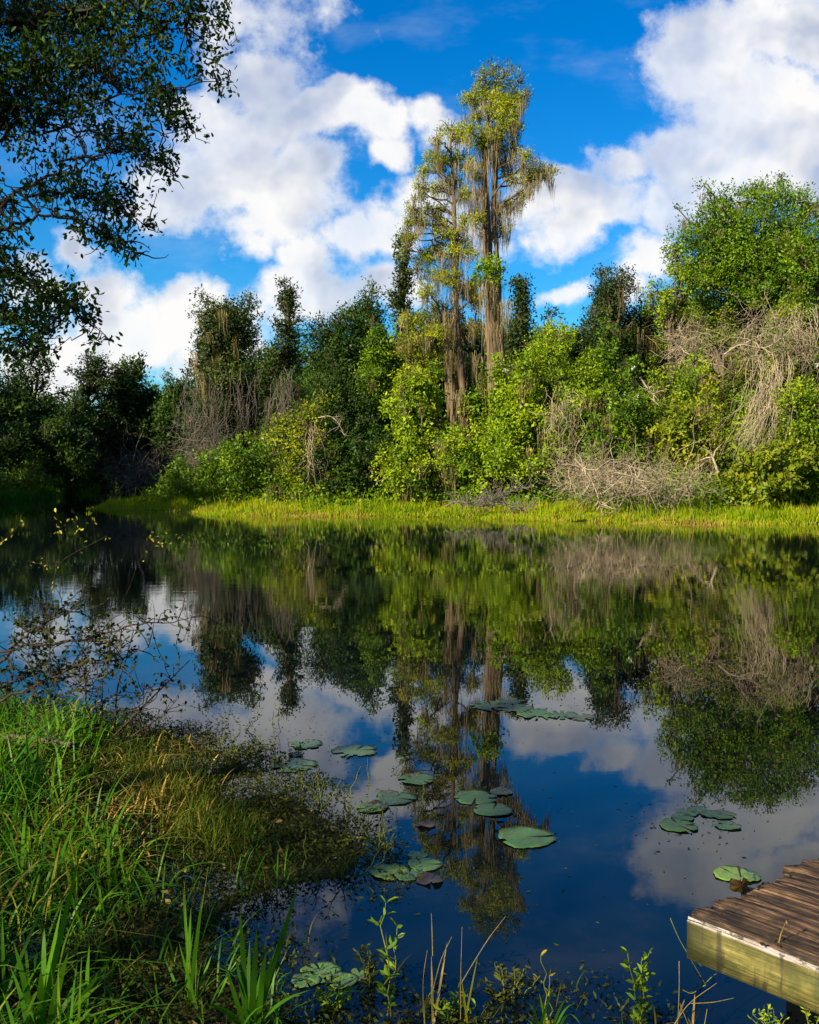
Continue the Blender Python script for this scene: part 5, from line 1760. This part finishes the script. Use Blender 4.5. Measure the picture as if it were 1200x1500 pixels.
def boxat(mb, x0, x1, n0, n1, z0, z1):
    V = np.array([A[:2].tolist() + [0]] * 8, float)
    for i, (x, n, z) in enumerate([(a, b, c) for c in (z0, z1) for (a, b) in ((x0, n0), (x1, n0), (x1, n1), (x0, n1))]):
        V[i] = np.array([A[0], A[1], 0]) + x * ev + n * nv
        V[i, 2] = z
    mb.add(V, [[0, 3, 2, 1], [4, 5, 6, 7], [0, 1, 5, 4], [1, 2, 6, 5], [2, 3, 7, 6], [3, 0, 4, 7]], 0.3)


for (x0, nn) in [(0.20, 0.34), (1.7, 0.34), (0.17, 1.30), (1.7, 1.30)]:
    mb = MB()
    boxat(mb, x0, x0 + 0.09, nn, nn + 0.09, -0.9, ZT - 0.02)
    mb.build('post', 'darkbark', dock)
for x0 in (0.30, 1.60):
    mb = MB()
    boxat(mb, x0, x0 + 0.038, 0.0285, 1.45, ZT - 0.14, ZT - 0.0195)
    mb.build('joist', 'darkbark', dock)

# dried lily leaf propped on the dock edge
c = on(1085, 1310, ZT + 0.022)
dl = thing('dried_leaf', 'round dried brown leaf standing on the dock edge with its stalk up', 'leaf', tuple(c))
NA, NR = 26, 6
th_ = np.linspace(0.12, 2 * math.pi - 0.12, NA) + math.pi / 2
V = []
R = 0.034
for i in range(NR + 1):
    s = i / NR
    rw = 1 + (0.10 * np.sin(th_ * 5 + 1) + 0.06 * np.sin(th_ * 9)) * s ** 2
    X = np.cos(th_) * s * R * 1.05 * rw
    Zz = np.sin(th_) * s * R * rw + R * 0.93
    Yy = 0.020 * (s ** 2) * np.cos(th_ * 1.0) ** 2 - 0.016 * np.sin(th_) * s + 0.004 * s * np.sin(th_ * 6)
    V.append(np.stack([c[0] + X, c[1] + Yy, c[2] + Zz], 1))
V = np.concatenate(V)
idx = np.arange(len(V)).reshape(NR + 1, NA)
mb = MB()
fq = np.stack([idx[:-1, :-1], idx[1:, :-1], idx[1:, 1:], idx[:-1, 1:]], -1).reshape(-1, 4)
Vb = V + np.array([0, 0.0012, 0])
rim = np.stack([idx[-1, :-1], idx[-1, :-1] + len(V), idx[-1, 1:] + len(V), idx[-1, 1:]], -1)
mb.add(np.vstack([V, Vb]), np.vstack([fq, fq[:, ::-1] + len(V), rim]), 0.4)
M['dryleaf'] = leaf_mat('dried_leaf', [(0.0, (0.018, 0.010, 0.004)), (1.0, (0.06, 0.035, 0.010))], 0.25)
mb.build('blade', 'dryleaf', dl, smooth=True)
mb = MB()
tubes(mb, smooth([c + np.array([0, 0, R * 1.85]), c + np.array([-0.006, 0, R * 2.5]), c + np.array([-0.012, 0, R * 3.1])], 8), np.linspace(0.003, 0.004, 8), 6, 0.2)
mb.build('stalk', 'darkbark', dl)
tg = thing('dry_twig', 'small dry twig stuck upright on the deck behind the front board', 'twig', tuple(on(1141, 1382, ZT + 0.02)))
mb = MB()
p0 = on(1141, 1382, ZT + 0.015)
tubes(mb, smooth([p0, p0 + np.array([0.008, 0.0, 0.035]), p0 + np.array([0.024, 0.0, 0.078])], 8), np.linspace(0.003, 0.0012, 8), 5, 0.2)
mb.build('stem', 'drystem', tg)
mb = MB()
leaves(mb, np.tile(p0 + np.array([0.024, 0, 0.078]), (4, 1)), rng.normal(0, 1, (4, 3)), 0.012, 0.5, 0.3, 0.5, rng, 6)
leaves(mb, np.tile(p0, (9, 1)) + rng.normal(0, 0.018, (9, 3)) * np.array([1, 1, 0.1]), rng.normal(0, 1, (9, 3)) * np.array([1, 1, 0.2]), 0.022, 0.5, 0.5, 0.2, rng, 6)
mb.build('leaves', 'dryleaf', tg)
